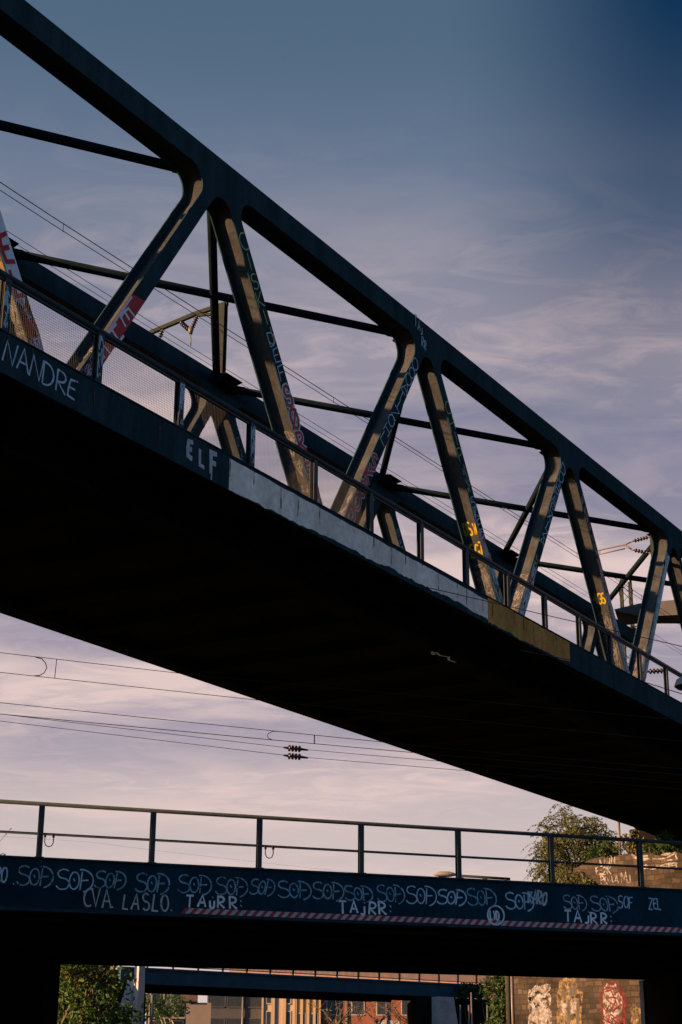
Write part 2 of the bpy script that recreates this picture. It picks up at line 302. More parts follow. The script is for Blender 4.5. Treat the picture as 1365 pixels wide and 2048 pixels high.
# ------------------------------------------------------------------ stroke lettering
def ell(cx, cy, rx, ry, a0, a1, n=14): return [(cx+rx*math.cos(R_(a0+(a1-a0)*i/n)), cy+ry*math.sin(R_(a0+(a1-a0)*i/n))) for i in range(n+1)]
O_ = ell(.3, .5, .3, .5, 95, 452, 20)
GL = {
 'A': (.62, [[(0,0),(.31,1),(.62,0)], [(.1,.36),(.54,.36)]]),
 'B': (.55, [[(0,0),(0,1)]+ell(.18,.75,.32,.25,90,-90,8)+ell(.18,.25,.37,.25,90,-90,8)+[(0,0.01)]]),
 'C': (.52, [ell(.36,.5,.36,.5,55,305,16)]),
 'D': (.58, [[(0,0),(0,1)]+ell(.12,.5,.46,.5,90,-90,14)+[(0.01,.0)]]),
 'E': (.5, [[(.5,1),(.05,.93),(0,.5),(.04,.06),(.5,0)], [(.02,.52),(.42,.52)]]),
 'F': (.48, [[(.48,1),(.02,.96),(0,0)], [(.0,.52),(.4,.55)]]),
 'G': (.6, [ell(.36,.5,.36,.5,50,330,16)+[(.66,.48),(.38,.46)]]),
 'H': (.55, [[(0,0),(0,1)], [(.55,0),(.55,1)], [(0,.5),(.55,.52)]]),
 'I': (.12, [[(.06,0),(.06,1)]]),
 'J': (.4, [[(.36,1),(.36,.25)]+ell(.18,.2,.18,.2,0,-170,8)]),
 'K': (.55, [[(0,0),(0,1)], [(.52,1),(.04,.45),(.55,0)]]),
 'L': (.46, [[(.02,1),(0,.03),(.46,0)]]),
 'M': (.75, [[(0,0),(.08,1),(.37,.3),(.66,1),(.75,0)]]),
 'N': (.6, [[(0,0),(.04,1),(.54,0),(.6,1)]]),
 'O': (.6, [O_]),
 'P': (.52, [[(0,0),(0,1)]+ell(.16,.72,.36,.28,90,-90,10)+[(0.02,.43)]]),
 'R': (.56, [[(0,0),(0,1)]+ell(.16,.74,.34,.26,90,-90,10)+[(.06,.47),(.56,0)]]),
 'S': (.52, [ell(.27,.74,.24,.25,40,250,10)+ell(.25,.25,.26,.26,80,-150,10)]),
 'T': (.6, [[(0,1),(.6,1)], [(.3,.98),(.28,0)]]),
 'U': (.56, [[(0,1),(0,.3)]+ell(.28,.28,.28,.28,180,360,10)+[(.56,1)]]),
 'V': (.58, [[(0,1),(.27,0),(.58,1)]]),
 'W': (.8, [[(0,1),(.2,0),(.4,.7),(.6,0),(.8,1)]]),
 'X': (.55, [[(0,0),(.55,1)], [(0,1),(.55,0)]]),
 'Y': (.56, [[(0,1),(.28,.5),(.56,1)], [(.28,.48),(.26,0)]]),
 'Z': (.55, [[(0,1),(.55,.97),(.02,.03),(.55,0)]]),
 'Q': (.6, [O_, [(.28,.55),(.31,.45)]]),
 '%': (.6, [O_, [(-.02,.05),(.62,.95)]]),
 '.': (.14, [[(.04,.02),(.10,.06)]]),
 ':': (.14, [[(.04,.28),(.09,.32)], [(.05,.68),(.1,.72)]]),
 'i': (.4, [[(0,.62),(.02,.2)]+ell(.17,.18,.16,.16,180,350,8)+[(.34,.62)], [(.2,.86),(.23,.9)]]),
 'j': (.36, [[(.28,.64),(.28,.12)]+ell(.14,.1,.14,.12,0,-170,8), [(.28,.9),(.3,.95)]]),
 '<': (.45, [[(.45,1),(0,.5),(.45,0)]]),
 '(': (.2, [ell(.3,.5,.3,.6,120,240,8)]), ')': (.2, [ell(-.1,.5,.3,.6,60,-60,8)]),
 '1': (.2, [[(.0,.8),(.12,1),(.1,0)]]), '4': (.5, [[(.4,0),(.4,1),(0,.35),(.52,.35)]]), '2': (.5, [ell(.25,.75,.24,.25,160,-20,8)+[(.02,.03),(.52,0)]]),
 # the repeated tag: S, an O with a dot, and an F caught inside a big bracket
 '@': (1.52, [ell(.27,.76,.24,.22,40,250,10)+ell(.25,.27,.27,.27,80,-160,10), ell(.72,.45,.2,.42,95,452,18), [(.68,.55),(.74,.42)], [(.98,.0),(1.02,.9)], [(1.0,.46),(1.3,.5)], ell(1.0,.45,.5,.55,100,-75,16)]),
 ' ': (.35, []),
}
class Ink:                                   # ribbons of paint lying a few millimetres proud of a plane
    def __init__(s, org, xd, yd, nd, seed=1):
        s.o, s.x, s.y, s.n = Vector(org), Vector(xd).normalized(), Vector(yd).normalized(), Vector(nd).normalized()
        s.mb = MB(); s.rng = random.Random(seed); s.k = 0
    def stroke(s, pts, w, off=.004, m=0, fuzz=.15):
        pts = [Vector(p) for p in pts]; out = [pts[0]]
        for p in pts[1:]:
            if (p-out[-1]).length > 1e-4: out.append(p)
        pts = out
        if w < .05: w *= 1.35
        if len(pts) < 2: return
        s.k += 1; off = off + (s.k % 9)*.0006
        L, Rr = [], []
        for i, p in enumerate(pts):
            d0 = (p-pts[i-1]).normalized() if i else (pts[1]-p).normalized()
            d1 = (pts[i+1]-p).normalized() if i < len(pts)-1 else d0
            d = d0+d1; d = d.normalized() if d.length > .3 else d1
            nn = Vector((-d.y, d.x)); k = min(1.6, 1/max(.4, nn.dot(Vector((-d0.y, d0.x)))))
            ww = w/2*(1+s.rng.uniform(-fuzz, fuzz))
            L.append(p+nn*ww*k); Rr.append(p-nn*ww*k)
        P = lambda q: s.o + s.x*q.x + s.y*q.y + s.n*off
        for i in range(len(pts)-1): s.mb.face([P(Rr[i]), P(Rr[i+1]), P(L[i+1]), P(L[i])], m)
    def text(s, txt, x, y, h, w, gap=.18, sq=1.0, jit=.05, lean=0.0, off=.004, m=0, slope=0.0):
        for ch in txt:
            wd_, st = GL.get(ch, GL[' '])
            jx, jy, js, jl = s.rng.uniform(-jit, jit)*h, s.rng.uniform(-jit, jit)*h, 1+s.rng.uniform(-jit, jit)*1.4, lean+s.rng.uniform(-jit, jit)*1.5
            for p in st:
                q = [(x+jx+(a*sq+b*jl)*h*js, y+jy+slope*(x)+b*h*js) for a, b in p]
                s.stroke(q, w, off, m)
            x += (wd_*sq+gap)*h
        return x
    def stack(s, txt, x, y, h, step, w, sq=1.0, jit=.05, off=.004, m=0, dx=0.0):   # letters one under another
        sq = .27/(.55*h)
        for i, ch in enumerate(txt):
            wd_ = GL.get(ch, GL[' '])[0]*sq*h
            s.text(ch, x+dx*i-wd_/2, y-i*step, h, w, 0, sq, jit, 0, off, m)
    def blob(s, pts, off=.003, m=0):
        P = lambda a, b: s.o + s.x*a + s.y*b + s.n*off
        s.mb.poly(pts, P, m)
    def scribble(s, x0, x1, y0, y1, n, w, off=.004, m=0, seg=6):
        for _ in range(n):
            p = [(s.rng.uniform(x0, x1), s.rng.uniform(y0, y1))]
            for _ in range(seg): p.append((min(x1, max(x0, p[-1][0]+s.rng.uniform(-.5, .5)*(x1-x0))), min(y1, max(y0, p[-1][1]+s.rng.uniform(-.3, .3)*(y1-y0)))))
            sm = []
            for i in range(len(p)-1):
                a, b, c, d = Vector(p[max(0, i-1)]), Vector(p[i]), Vector(p[i+1]), Vector(p[min(len(p)-1, i+2)])
                for t in (0, .25, .5, .75): sm.append(tuple(.5*((2*b)+(c-a)*t+(2*a-5*b+4*c-d)*t*t+(3*b-a-3*c+d)*t**3)))
            s.stroke(sm, w, off, m)
    def done(s, name, mats, parent, label=None): return s.mb.build(name, mats, parent, label=label)

# ================================================================== GROUND
g = MB(); g.face([(-900, -300, 0), (900, -300, 0), (900, 1500, 0), (-900, 1500, 0)]); tag(g.build('ground', SOIL), None, None, None, 'structure')
g = MB(); g.face([(-6, -60, .004), (6, -60, .004), (3.5, 400, .004), (-8.5, 400, .004)]); tag(g.build('road', ASPH), None, None, None, 'structure')
g = MB()
for x0, x1, dx in ((-9.5, -6, -2.5), (6, 9.5, -2.5)):
    g.poly([(x0, -60), (x1, -60), (x1+dx, 400), (x0+dx, 400)], lambda a, b: (a, b, .13))
    g.strip([(x0, -60), (x1, -60), (x1+dx, 400), (x0+dx, 400)], lambda a, b: (a, b, -.1), lambda a, b: (a, b, .13), closed=True)
tag(g.build('pavement', PAVE), None, None, None, 'structure')
g = MB()
for i in range(45): g.face([(-.07-.0054*i*9, -55+i*9, .008), (.07-.0054*i*9, -55+i*9, .008), (.07-.0054*i*9, -51+i*9, .008), (-.07-.0054*i*9, -51+i*9, .008)])
tag(g.build('road_marking', HZ_W), None, None, None, 'structure')

rw = MB(); rw.box(-10.4, -9.7, -45, 26.5, 0, 6.5); rw.box(-10.5, -9.6, -45, 26.5, 6.502, 6.7); tag(rw.build('shade_wall', CONC_D), 'unseen embankment wall added on the left to shade the street', 'wall')  # out of view, added to keep the low sun off the street

# ================================================================== UPPER TRUSS BRIDGE
A1 = 0.53998; U0, V0 = 15.065, 17.7126
dv = Vector((math.sin(A1), math.cos(A1), 0)); ev = Vector((-math.cos(A1), math.sin(A1), 0))
ROT1 = math.pi/2 - A1
br = thing('truss_bridge', 'dark steel truss railway bridge covered in graffiti, passing overhead', 'bridge', dv*U0 + ev*V0, ROT1)
def wp(u, v, z): return dv*(U0+u) + ev*(V0+v) + Vector((0, 0, z))
L = 9.45; ZT = 20.06; W = .54; TH = .03; FAR = 6.6125; HB = .576; SL = .637; RF = .4; CUT = 1.35; OFF = .165; HEND = 8.3
NODES = list(range(-2, 6))
def prof(o):
    k = o*1.186; hb = HB-o; r = RF+o
    le = lambda h: -.025+k-SL*h          # "/" left edge
    re = lambda h: .379-k-SL*h           # "/" right edge
    ha = (.379-k)/SL                     # apex of the lower opening
    p1 = [(-L/2, hb)] + fillet((-L/2, hb), (le(hb), hb), (le(3), 3), r) + [(le(CUT), CUT)]
    p2 = [(re(CUT), CUT)] + fillet((re(3), 3), (0, ha), (-re(3), 3), r) + [(-re(CUT), CUT)]
    p3 = [(-a, b) for a, b in p1[::-1]]
    return p1, p2, p3, le, re
def chord_mesh():
    mb = MB(); p1, p2, p3, le, re = prof(0); q1, q2, q3, _, _ = prof(OFF)
    for k in NODES:
        x0 = k*L; pts = [(-L/2, 0)] + p1 + p2 + p3 + [(L/2, 0)]
        opened = lambda a, c: (abs(a[0]-c[0]) < 1e-6 and abs(abs(a[0])-L/2) < 1e-6) or (abs(a[1]-CUT) < 1e-6 and abs(c[1]-CUT) < 1e-6)
        for y0, y1 in ((0, TH), (W-TH, W)):
            f0 = lambda a, b, y=y0: (x0+a, y, ZT-b); f1 = lambda a, b, y=y1: (x0+a, y, ZT-b)
            mb.poly(pts, f0); mb.poly(pts, f1); mb.strip(pts, f0, f1, closed=True, skip=opened)
        g0 = lambda a, b: (x0+a, TH, ZT-b); g1 = lambda a, b: (x0+a, W-TH, ZT-b)
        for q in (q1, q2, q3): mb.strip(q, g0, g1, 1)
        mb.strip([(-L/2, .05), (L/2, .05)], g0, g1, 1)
    return mb
chord = chord_mesh().build('top_chord', [STEEL, WEBSTEEL], br)
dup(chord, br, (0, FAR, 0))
def diag_mesh(sg):
    mb = MB(); _, _, _, le, re = prof(0); _, _, _, le2, re2 = prof(OFF)
    q = [(sg*le(CUT), CUT), (sg*re(CUT), CUT), (sg*re(HEND), HEND), (sg*le(HEND), HEND)]
    for y0, y1 in ((0, TH), (W-TH, W)):
        f0 = lambda a, b, y=y0: (a, y, ZT-b); f1 = lambda a, b, y=y1: (a, y, ZT-b)
        mb.poly(q, f0); mb.poly(q, f1)
        mb.strip([q[1], q[2]], f0, f1); mb.strip([q[3], q[0]], f0, f1)
    g0 = lambda a, b: (a, TH, ZT-b); g1 = lambda a, b: (a, W-TH, ZT-b)
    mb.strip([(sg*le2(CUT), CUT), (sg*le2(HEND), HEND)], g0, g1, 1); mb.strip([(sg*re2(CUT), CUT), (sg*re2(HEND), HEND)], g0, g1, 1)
    return mb
D0 = {1: diag_mesh(1), -1: diag_mesh(-1)}
diag = {}
for sg in (1, -1):
    proto = None
    for row in (0, FAR):
        for k in NODES:
            if proto is None: proto = o = D0[sg].build('diagonal', [STEEL, WEBSTEEL], br, (k*L, row, 0))
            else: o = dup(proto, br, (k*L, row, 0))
            diag[(k, sg, 0 if row == 0 else 1)] = o
X0, X1 = NODES[0]*L-4.7, NODES[-1]*L+9.0
for row in (0, FAR):
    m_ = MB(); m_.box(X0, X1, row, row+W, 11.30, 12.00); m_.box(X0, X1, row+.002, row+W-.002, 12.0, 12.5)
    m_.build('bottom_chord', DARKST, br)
# wind bracing between the two top chords
ZB = 19.80
for k in NODES:
    for a, b in ((0, 1), (1, 0)):
        if k+1 > NODES[-1]: continue
        ya, yb = (W, FAR) if a == 0 else (FAR, W)
        m_ = MB(); p, q = Vector((k*L+.28, ya, ZB)), Vector(((k+1)*L-.28, yb, ZB))
        m_.tube([p, q], .108, 14); d_ = (q-p).normalized()
        m_.tube([p-d_*.1, p+d_*.5], .125, 14); m_.tube([q-d_*.5, q+d_*.1], .125, 14)
        m_.build('bracing_tube', TUBESH, br)
for k in NODES:
    for y0, y1 in ((W, W+.32), (FAR-.42, FAR)):
        m_ = MB(); yy = (y0+.0, y1) if y0 == W else (y1, y0)
        tri = [(k*L-.55, yy[0]), (k*L+.55, yy[0]), (k*L+.4, yy[1]), (k*L-.4, yy[1])]
        for z in (ZB+.12, ZB-.14):
            m_.poly(tri, lambda a, b: (a, b, z)); m_.poly(tri, lambda a, b: (a, b, z+.02)); m_.strip(tri, lambda a, b: (a, b, z), lambda a, b: (a, b, z+.02), closed=True)
        m_.build('gusset_plate', TUBESH, br)
# deck
YF = -1.6075
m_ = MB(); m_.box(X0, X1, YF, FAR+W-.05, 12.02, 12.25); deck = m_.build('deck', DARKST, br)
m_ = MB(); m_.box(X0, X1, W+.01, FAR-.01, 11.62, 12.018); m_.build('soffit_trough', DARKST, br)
cbm = None; x = X0+2
while x < X1:
    if cbm is None:
        m_ = MB(); m_.box(-.12, .12, W+.012, FAR-.012, 11.36, 11.618); m_.box(-.22, .22, W+.012, FAR-.012, 11.33, 11.358); cbm = m_.build('cross_beam', DARKST, br, (x, 0, 0))
    else: dup(cbm, br, (x, 0, 0))
    x += L/4
brk = None; x = X0+1
while x < X1:
    if brk is None:
        m_ = MB(); f0 = lambda a, b: (-.02, a, b); f1 = lambda a, b: (.02, a, b); q = [(YF+.03, 12.018), (YF+.03, 11.75), (-.004, 11.36), (-.004, 12.018)]
        m_.poly(q, f0); m_.poly(q, f1); m_.strip(q, f0, f1, closed=True); brk = m_.build('walkway_bracket', DARKST, br, (x, 0, 0))
    else: dup(brk, br, (x, 0, 0))
    x += 2.3625
P0_ = 1.52
# fascia with overpainted patches
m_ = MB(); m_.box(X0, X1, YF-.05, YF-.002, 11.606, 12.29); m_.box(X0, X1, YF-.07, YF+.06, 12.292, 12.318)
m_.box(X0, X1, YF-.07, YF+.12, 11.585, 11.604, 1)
fascia = m_.build('fascia_girder', [STEEL, DARKST], br)
def patch(x0, x1, zt0, zt1, zb, amp, mt, seed, label):
    rg = random.Random(seed); n = int((x1-x0)*9); pts = [(x0, zt0)]
    k = 40
    pts += [(x0+(x1-x0)*i/k, zt0+(zt1-zt0)*i/k+rg.uniform(-.012, .012)) for i in range(1, k)] + [(x1, zt1)]
    bot = []; wz = 0
    for i in range(n+1):
        xx = x1-(x1-x0)*i/n; wz = wz*.7+rg.uniform(-1, 1)*amp*.5
        bot.append((xx, zb(xx)+wz))
    pts += bot
    ink = Ink((0, YF-.05, 0), (1, 0, 0), (0, 0, 1), (0, -1, 0)); ink.blob(pts, .003); return ink.done('overpaint_patch', mt, fascia, label)
patch(7.66, 18.66, 12.24, 12.20, lambda x: 11.63+.10*max(0, min(1, (x-8)/6)), .05, WHITEP, 3, 'long whitewashed patch with a ragged lower edge')
patch(18.665, 23.68, 12.285, 12.27, lambda x: 11.66+.06*max(0, (x-21)/3), .045, OCHRE, 5, 'ochre overpainted patch with pale flecks')
ink = Ink((0, YF-.05, 0), (1, 0, 0), (0, 0, 1), (0, -1, 0), 12)
for i in range(46):
    a, b = ink.rng.uniform(18.8, 23.5), ink.rng.uniform(11.75, 12.22); s_ = ink.rng.uniform(.012, .03)
    t0 = ink.rng.uniform(0, 3.1); ink.stroke([(a, b), (a+s_*2.2*math.cos(t0), b+s_*2.2*math.sin(t0))], s_, .006)
ink.done('paint_flecks', YELLO, fascia)
ink = Ink((0, YF-.05, 0), (1, 0, 0), (0, 0, 1), (0, -1, 0), 5)
ink.text('NANDRE', 1.50, 11.80, .36, .026, .20, 1.12, .06, lean=.10)
ink.done('graffiti', G_BL, fascia, 'thin pale blue lettering NANDRE')
ink = Ink((0, YF-.05, 0), (1, 0, 0), (0, 0, 1), (0, -1, 0), 8)
ink.text('E', 6.36, 11.82, .34, .095, .1, .9, .05); ink.text('L', 6.73, 11.80, .30, .085, .1, .95, .05); ink.text('F', 7.08, 11.72, .44, .095, .1, .95, .05); ink.stroke([(7.1, 11.75), (7.09, 11.63)], .03)
ink.done('graffiti', G_GY, fascia, 'thick grey lettering ELF')
RUST = mat('rust run', (.11, .055, .03), .9, .3, 6, spec=0.0); flake(RUST, 6, .40, .56)
for q in range(40):
    ink = Ink((0, YF-.05, 0), (1, 0, 0), (0, 0, 1), (0, -1, 0), 900+q); u = P0_+2.302*(q/3-2)+ink.rng.uniform(-.12, .12)
    for _ in range(1):
        a = u+ink.rng.uniform(-.2, .2); l_ = ink.rng.uniform(.12, .5); ink.stroke([(a, 12.27), (a+ink.rng.uniform(-.01, .01), 12.27-l_*.5), (a+ink.rng.uniform(-.015, .015), 12.27-l_)], ink.rng.uniform(.012, .035), .0045+.005)
    ink.done('rust_run', RUST, fascia)
# a smear of white paint on the soffit edge
ink = Ink((0, 0, 11.30), (1, 0, 0), (0, 1, 0), (0, 0, -1), 4)
ink.stroke([(19.4, .15), (19.75, .22), (20.0, .10), (20.3, .25), (20.6, .2)], .07); ink.stroke([(19.3, .2), (19.6, .32)], .09)
ink.done('paint_smear', G_BL, br)
# railing on the walkway edge
hr = MB(); hr.tube([(X0, YF, 13.27), (X1, YF, 13.27)], .055, 12); hr.box(X0, X1, YF-.02, YF+.02, 13.17, 13.205); hr.build('handrail', RAIL, br)
P0, PS = 1.52, 2.302
pm = MB(); pm.box(-.075, .075, -.045, -.030, 0, .9); pm.box(-.075, .075, .05, .065, 0, .9); pm.box(-.008, .008, -.029, .049, 0, .9); pm.box(-.11, .11, -.06, .08, -.03, -.002)
post0 = None; posts = []
for k in range(-5, 21):
    if post0 is None: post0 = o = pm.build('railing_post', RAIL, br, (P0+PS*k, YF, 12.32))
    else: o = dup(post0, br, (P0+PS*k, YF, 12.32))
    posts.append((k, o))
wm = MB(); n_v, n_h = 50, 19; rr = .0014
for i in range(1, n_v): x = PS*i/n_v; wm.box(x-rr, x+rr, -rr, rr, 0, .84)
for j in range(n_h+1): z = .84*j/n_h; wm.box(.08, PS-.08, rr+.0005, 3*rr, z-rr, z+rr)
mesh0 = None
for k in range(-5, 5):
    if mesh0 is None: mesh0 = wm.build('wire_mesh', MESHW, br, (P0+PS*k, YF+.02, 12.33))
    else: dup(mesh0, br, (P0+PS*k, YF+.02, 12.33))
for k, o in posts:
    if k in (0, 1, 2, 3):
        ink = Ink((0, -.045, 0), (1, 0, 0), (0, 0, 1), (0, -1, 0), 40+k)
        ink.scribble(-.06, .06, .08, .84, 9, .014, seg=5); ink.done('graffiti', G_BL, o)
# graffiti on the diagonals; s runs down the member, t across it
SINA = .537; COSA = .843
def member_ink(k, sg, seed, face='out'):
    # plane of the outer plate; local origin at member axis, h = 0
    o = diag[(k, sg, 0)]
    xd = Vector((COSA, 0, -SINA*(-1 if sg == 1 else 1)*1.0)) if False else None
    dn = Vector((-sg*SINA, 0, -COSA)); ac = Vector((COSA, 0, -sg*SINA))   # down the member, across to the right
    org = Vector((sg*.177, 0, ZT))
    return o, Ink(org, ac, -dn, (0, -1, 0), seed), dn, ac
def S(h): return -h/COSA      # height coordinate along the member (negative is down)
HW = .165                     # half width of the plate across the member
# node 0 right diagonal: white field with red letters, yellow above on the web
o, ink, _, _ = member_ink(0, -1, 21); ink.blob([(-HW, S(2.6)), (HW, S(2.6)), (HW, S(5.75)), (.06, S(5.95)), (-HW, S(5.9))], .003); ink.done('graffiti_ground', G_WH, o)
o, ink, _, _ = member_ink(0, -1, 22); ink.stack('TRUFEL', 0, S(3.05)-.3, .5, .60, .085, .40, .03, .008); ink.done('graffiti', G_RD, o, 'red block letters on white')
# node 1 left diagonal: red field with white blocks
o, ink, _, _ = member_ink(1, 1, 23); ink.blob([(-HW, S(4.55)), (HW, S(4.35)), (HW, S(6.2)), (.02, S(6.35)), (-HW, S(6.1))], .003); ink.done('graffiti_ground', G_RD, o)
o, ink, _, _ = member_ink(1, 1, 24); ink.stack('EHE', 0, S(5.0)-.2, .42, .62, .05, .5, .05, .008); ink.stroke([(-HW+.02, S(4.6)), (-HW+.02, S(6.1)), (.04, S(6.3))], .03, .008); ink.done('graffiti', G_WH, o)
# node 1 right diagonal
o, ink, _, _ = member_ink(1, -1, 25); ink.stack('CISKIJ', 0, S(1.75), .36, .42, .022, .6, .06); ink.done('graffiti', G_YG, o, 'faint yellow outline letters')
o, ink, _, _ = member_ink(1, -1, 26); ink.stack('DEFS', 0, S(3.55), .32, .40, .02, .7, .05); ink.done('graffiti', G_BL, o)
o, ink, _, _ = member_ink(1, -1, 27); ink.stack('S%REN', 0, S(4.72), .44, .52, .15, .42, .02, .003); ink.done('graffiti_outline', G_WH, o)
o, ink, _, _ = member_ink(1, -1, 27); ink.stack('S%REN', 0, S(4.72), .44, .52, .075, .42, .02, .011); ink.done('graffiti', G_RD, o, 'red letters with a white outline')
# node 2 left diagonal
o, ink, _, _ = member_ink(2, 1, 28); ink.stack('OOOATIZOHL', 0, S(1.55), .34, .345, .02, .62, .05); ink.done('graffiti', G_BL, o, 'chain of pale blue outline letters')
o, ink, _, _ = member_ink(2, 1, 29); ink.stack('SKSOD', 0, S(5.0), .42, .50, .13, .42, .02, .003); ink.done('graffiti_outline', G_GY, o)
o, ink, _, _ = member_ink(2, 1, 29); ink.stack('SKSOD', 0, S(5.0), .42, .50, .07, .42, .02, .011); ink.done('graffiti', G_RD, o)
# node 2 right diagonal
o, ink, _, _ = member_ink(2, -1, 30); ink.stack('CHIPIY', 0, S(2.1), .36, .44, .02, .55, .06); ink.done('graffiti', G_YG, o)
o, ink, _, _ = member_ink(2, -1, 31); ink.stack('SKEP', 0, S(4.3), .30, .34, .022, .55, .06); ink.done('graffiti', G_BL, o)
o, ink, _, _ = member_ink(2, -1, 32); ink.scribble(-HW+.02, HW-.02, S(6.9), S(4.9), 7, .05); ink.done('graffiti', G_PK, o)
# node 3
o, ink, _, _ = member_ink(3, 1, 33); ink.stack('DOBRAEXIZA', 0, S(1.35), .36, .37, .024, .6, .06); ink.done('graffiti', G_BL, o)
o, ink, _, _ = member_ink(3, 1, 34); ink.scribble(-HW+.01, HW-.01, S(6.9), S(5.0), 9, .05); ink.done('graffiti', G_GY, o)
o, ink, _, _ = member_ink(3, -1, 35); ink.scribble(-HW+.02, HW-.02, S(6.9), S(3.2), 8, .035); ink.done('graffiti', G_PK, o)
o, ink, _, _ = member_ink(4, 1, 36); ink.scribble(-HW+.02, HW-.02, S(6.6), S(1.4), 10, .03); ink.done('graffiti', G_BL, o)
# paint on the web faces (the side that looks back along the bridge)
def web_ink(k, sg, seed, row=0):
    o = diag[(k, sg, row)]; kk = OFF*1.186
    x0 = (-.025+kk) if sg == 1 else (-(.379-kk))
    dn = Vector((-sg*SINA, 0, -COSA)); n = Vector((-COSA, 0, sg*SINA))
    return o, Ink((x0, .27, ZT), (0, -1, 0), -dn, n, seed)
o, ink = web_ink(0, -1, 50); ink.blob([(-.2, S(4.4)), (.2, S(4.2)), (.2, S(6.0)), (-.2, S(5.7))], .003); ink.done('graffiti_ground', G_YW, o)
o, ink = web_ink(1, -1, 51); ink.scribble(-.15, .2, S(5.9), S(5.2), 6, .035); ink.text('SITE', -.22, S(6.5), .30, .036, .12, .5); ink.scribble(-.22, .24, S(7.4), S(6.2), 12, .034); ink.done('graffiti', G_LW, o)
o, ink = web_ink(2, 1, 52); ink.scribble(-.18, .2, S(7.3), S(5.9), 14, .034); ink.done('graffiti', G_LW, o)
o, ink = web_ink(2, -1, 53); ink.text('DSV', -.21, S(4.95), .34, .036, .14, .50); ink.text('ICGZ', -.22, S(5.5), .40, .036, .10, .42); ink.done('graffiti', G_YL, o, 'bright yellow tag')
o, ink = web_ink(2, -1, 54); ink.scribble(-.2, .2, S(7.4), S(5.7), 13, .04); ink.done('graffiti', G_LW, o)
o, ink = web_ink(3, 1, 55); ink.scribble(-.2, .22, S(7.3), S(5.2), 16, .034); ink.done('graffiti', G_LW, o)
o, ink = web_ink(3, -1, 56); ink.text('4GS', -.22, S(4.6), .34, .05, .12, .55); ink.done('graffiti', G_YL, o)
o, ink = web_ink(3, -1, 57); ink.scribble(-.2, .22, S(7.3), S(5.0), 14, .034); ink.done('graffiti', G_LW, o)
o, ink = web_ink(4, 1, 58); ink.scribble(-.2, .22, S(7.2), S(5.4), 13, .035); ink.done('graffiti', G_LW, o)
for k in (1, 2): 
    o = diag[(k+0, 1, 1)]
    ink = Ink((.177, 0, ZT), (COSA, 0, -SINA), (SINA, 0, COSA), (0, -1, 0), 60+k); ink.stack('DOQBO', 0, S(1.6), .34, .36, .025, .6, .05); ink.done('graffiti', G_LW, o)
mixes = [G_BL, G_GY, G_YG, G_PK, G_BL, G_RD, G_G2]
def dense(k, sg, row, seed, h0, h1, n=4):
    o = diag[(k, sg, row)]; rg = random.Random(seed)
    for q in range(n):
        a = h0+(h1-h0)*q/n; b = h0+(h1-h0)*(q+1)/n
        ink = Ink((sg*.177, 0, ZT), (COSA, 0, -sg*SINA), (sg*SINA, 0, COSA), (0, -1, 0), seed*10+q)
        tx = ''.join(rg.choice('AEKORSTZNBUX') for _ in range(rg.randint(3, 5))); hh = rg.uniform(.13, .24)
        x = -HW+.03; y = S(a)-hh
        while y > S(b):
            ink.text(tx[:max(1, int(.28/(hh*.62)))], x+rg.uniform(0, .04), y, hh, rg.uniform(.012, .022), .06, .6, .12, rg.uniform(-.2, .2)); y -= hh*rg.uniform(1.1, 1.9)
        ink.done('graffiti', rg.choice(mixes), o)
dense(1, -1, 0, 71, 4.6, 7.2, 2); dense(2, 1, 0, 72, 5.6, 7.2, 2); dense(2, -1, 0, 73, 3.4, 7.2, 4); dense(3, 1, 0, 74, 4.6, 7.2, 3); dense(3, -1, 0, 75, 1.6, 7.2, 5)
dense(4, 1, 0, 76, 3.0, 7.2, 4); dense(4, -1, 0, 77, 2.0, 7.0, 4); dense(1, 1, 0, 78, 6.2, 7.3, 2); dense(0, -1, 0, 79, 5.9, 7.3, 2)
for k in (1, 2, 3): dense(k, -1, 1, 80+k, 1.6, 4.0, 2)
for k, sg, h0, h1 in ((0, -1, 5.9, 7.4), (1, 1, 6.3, 7.4), (1, -1, 6.0, 7.4), (2, 1, 6.2, 7.4), (2, -1, 5.2, 7.4), (3, 1, 5.0, 7.4), (3, -1, 4.4, 7.4), (4, 1, 4.6, 7.2)):
    for q, mt_ in enumerate((G_GY, [G_RD, G_PK, G_GR][k % 3], G_BL)):
        o, ink, _, _ = member_ink(k, sg, 700+k*20+q+(10 if sg > 0 else 0)); ink.scribble(-HW+.015, HW-.015, S(h1), S(h0+.3*q), 6, .022+.012*(q == 0), .006+.004*q, seg=7); ink.done('graffiti', mt_, o)
for k, sg, h0, h1 in ((0, -1, 5.6, 7.4), (1, 1, 5.8, 7.4), (1, -1, 5.2, 7.3), (2, 1, 5.6, 7.3), (2, -1, 5.8, 7.4), (3, -1, 4.9, 7.3), (4, 1, 5.2, 7.2)):
    o, ink = web_ink(k, sg, 800+k*20+(10 if sg > 0 else 0)); ink.scribble(-.24, .10, S(h1), S(h0), 10, .024, .009, seg=8); ink.done('graffiti', G_LW, o)
# light lettering on the chord gusset at node 2
ink = Ink((2*L, 0, ZT), (1, 0, 0), (0, 0, 1), (0, -1, 0), 61)
ink.text('TAj', -.75, -.52, .3, .022, .12, .8, .06, slope=-.30); ink.text('RR', -.36, -.86, .26, .022, .1, .7, .06, slope=-.35); ink.done('graffiti', G_BL, chord, 'pale lettering at the second panel joint')

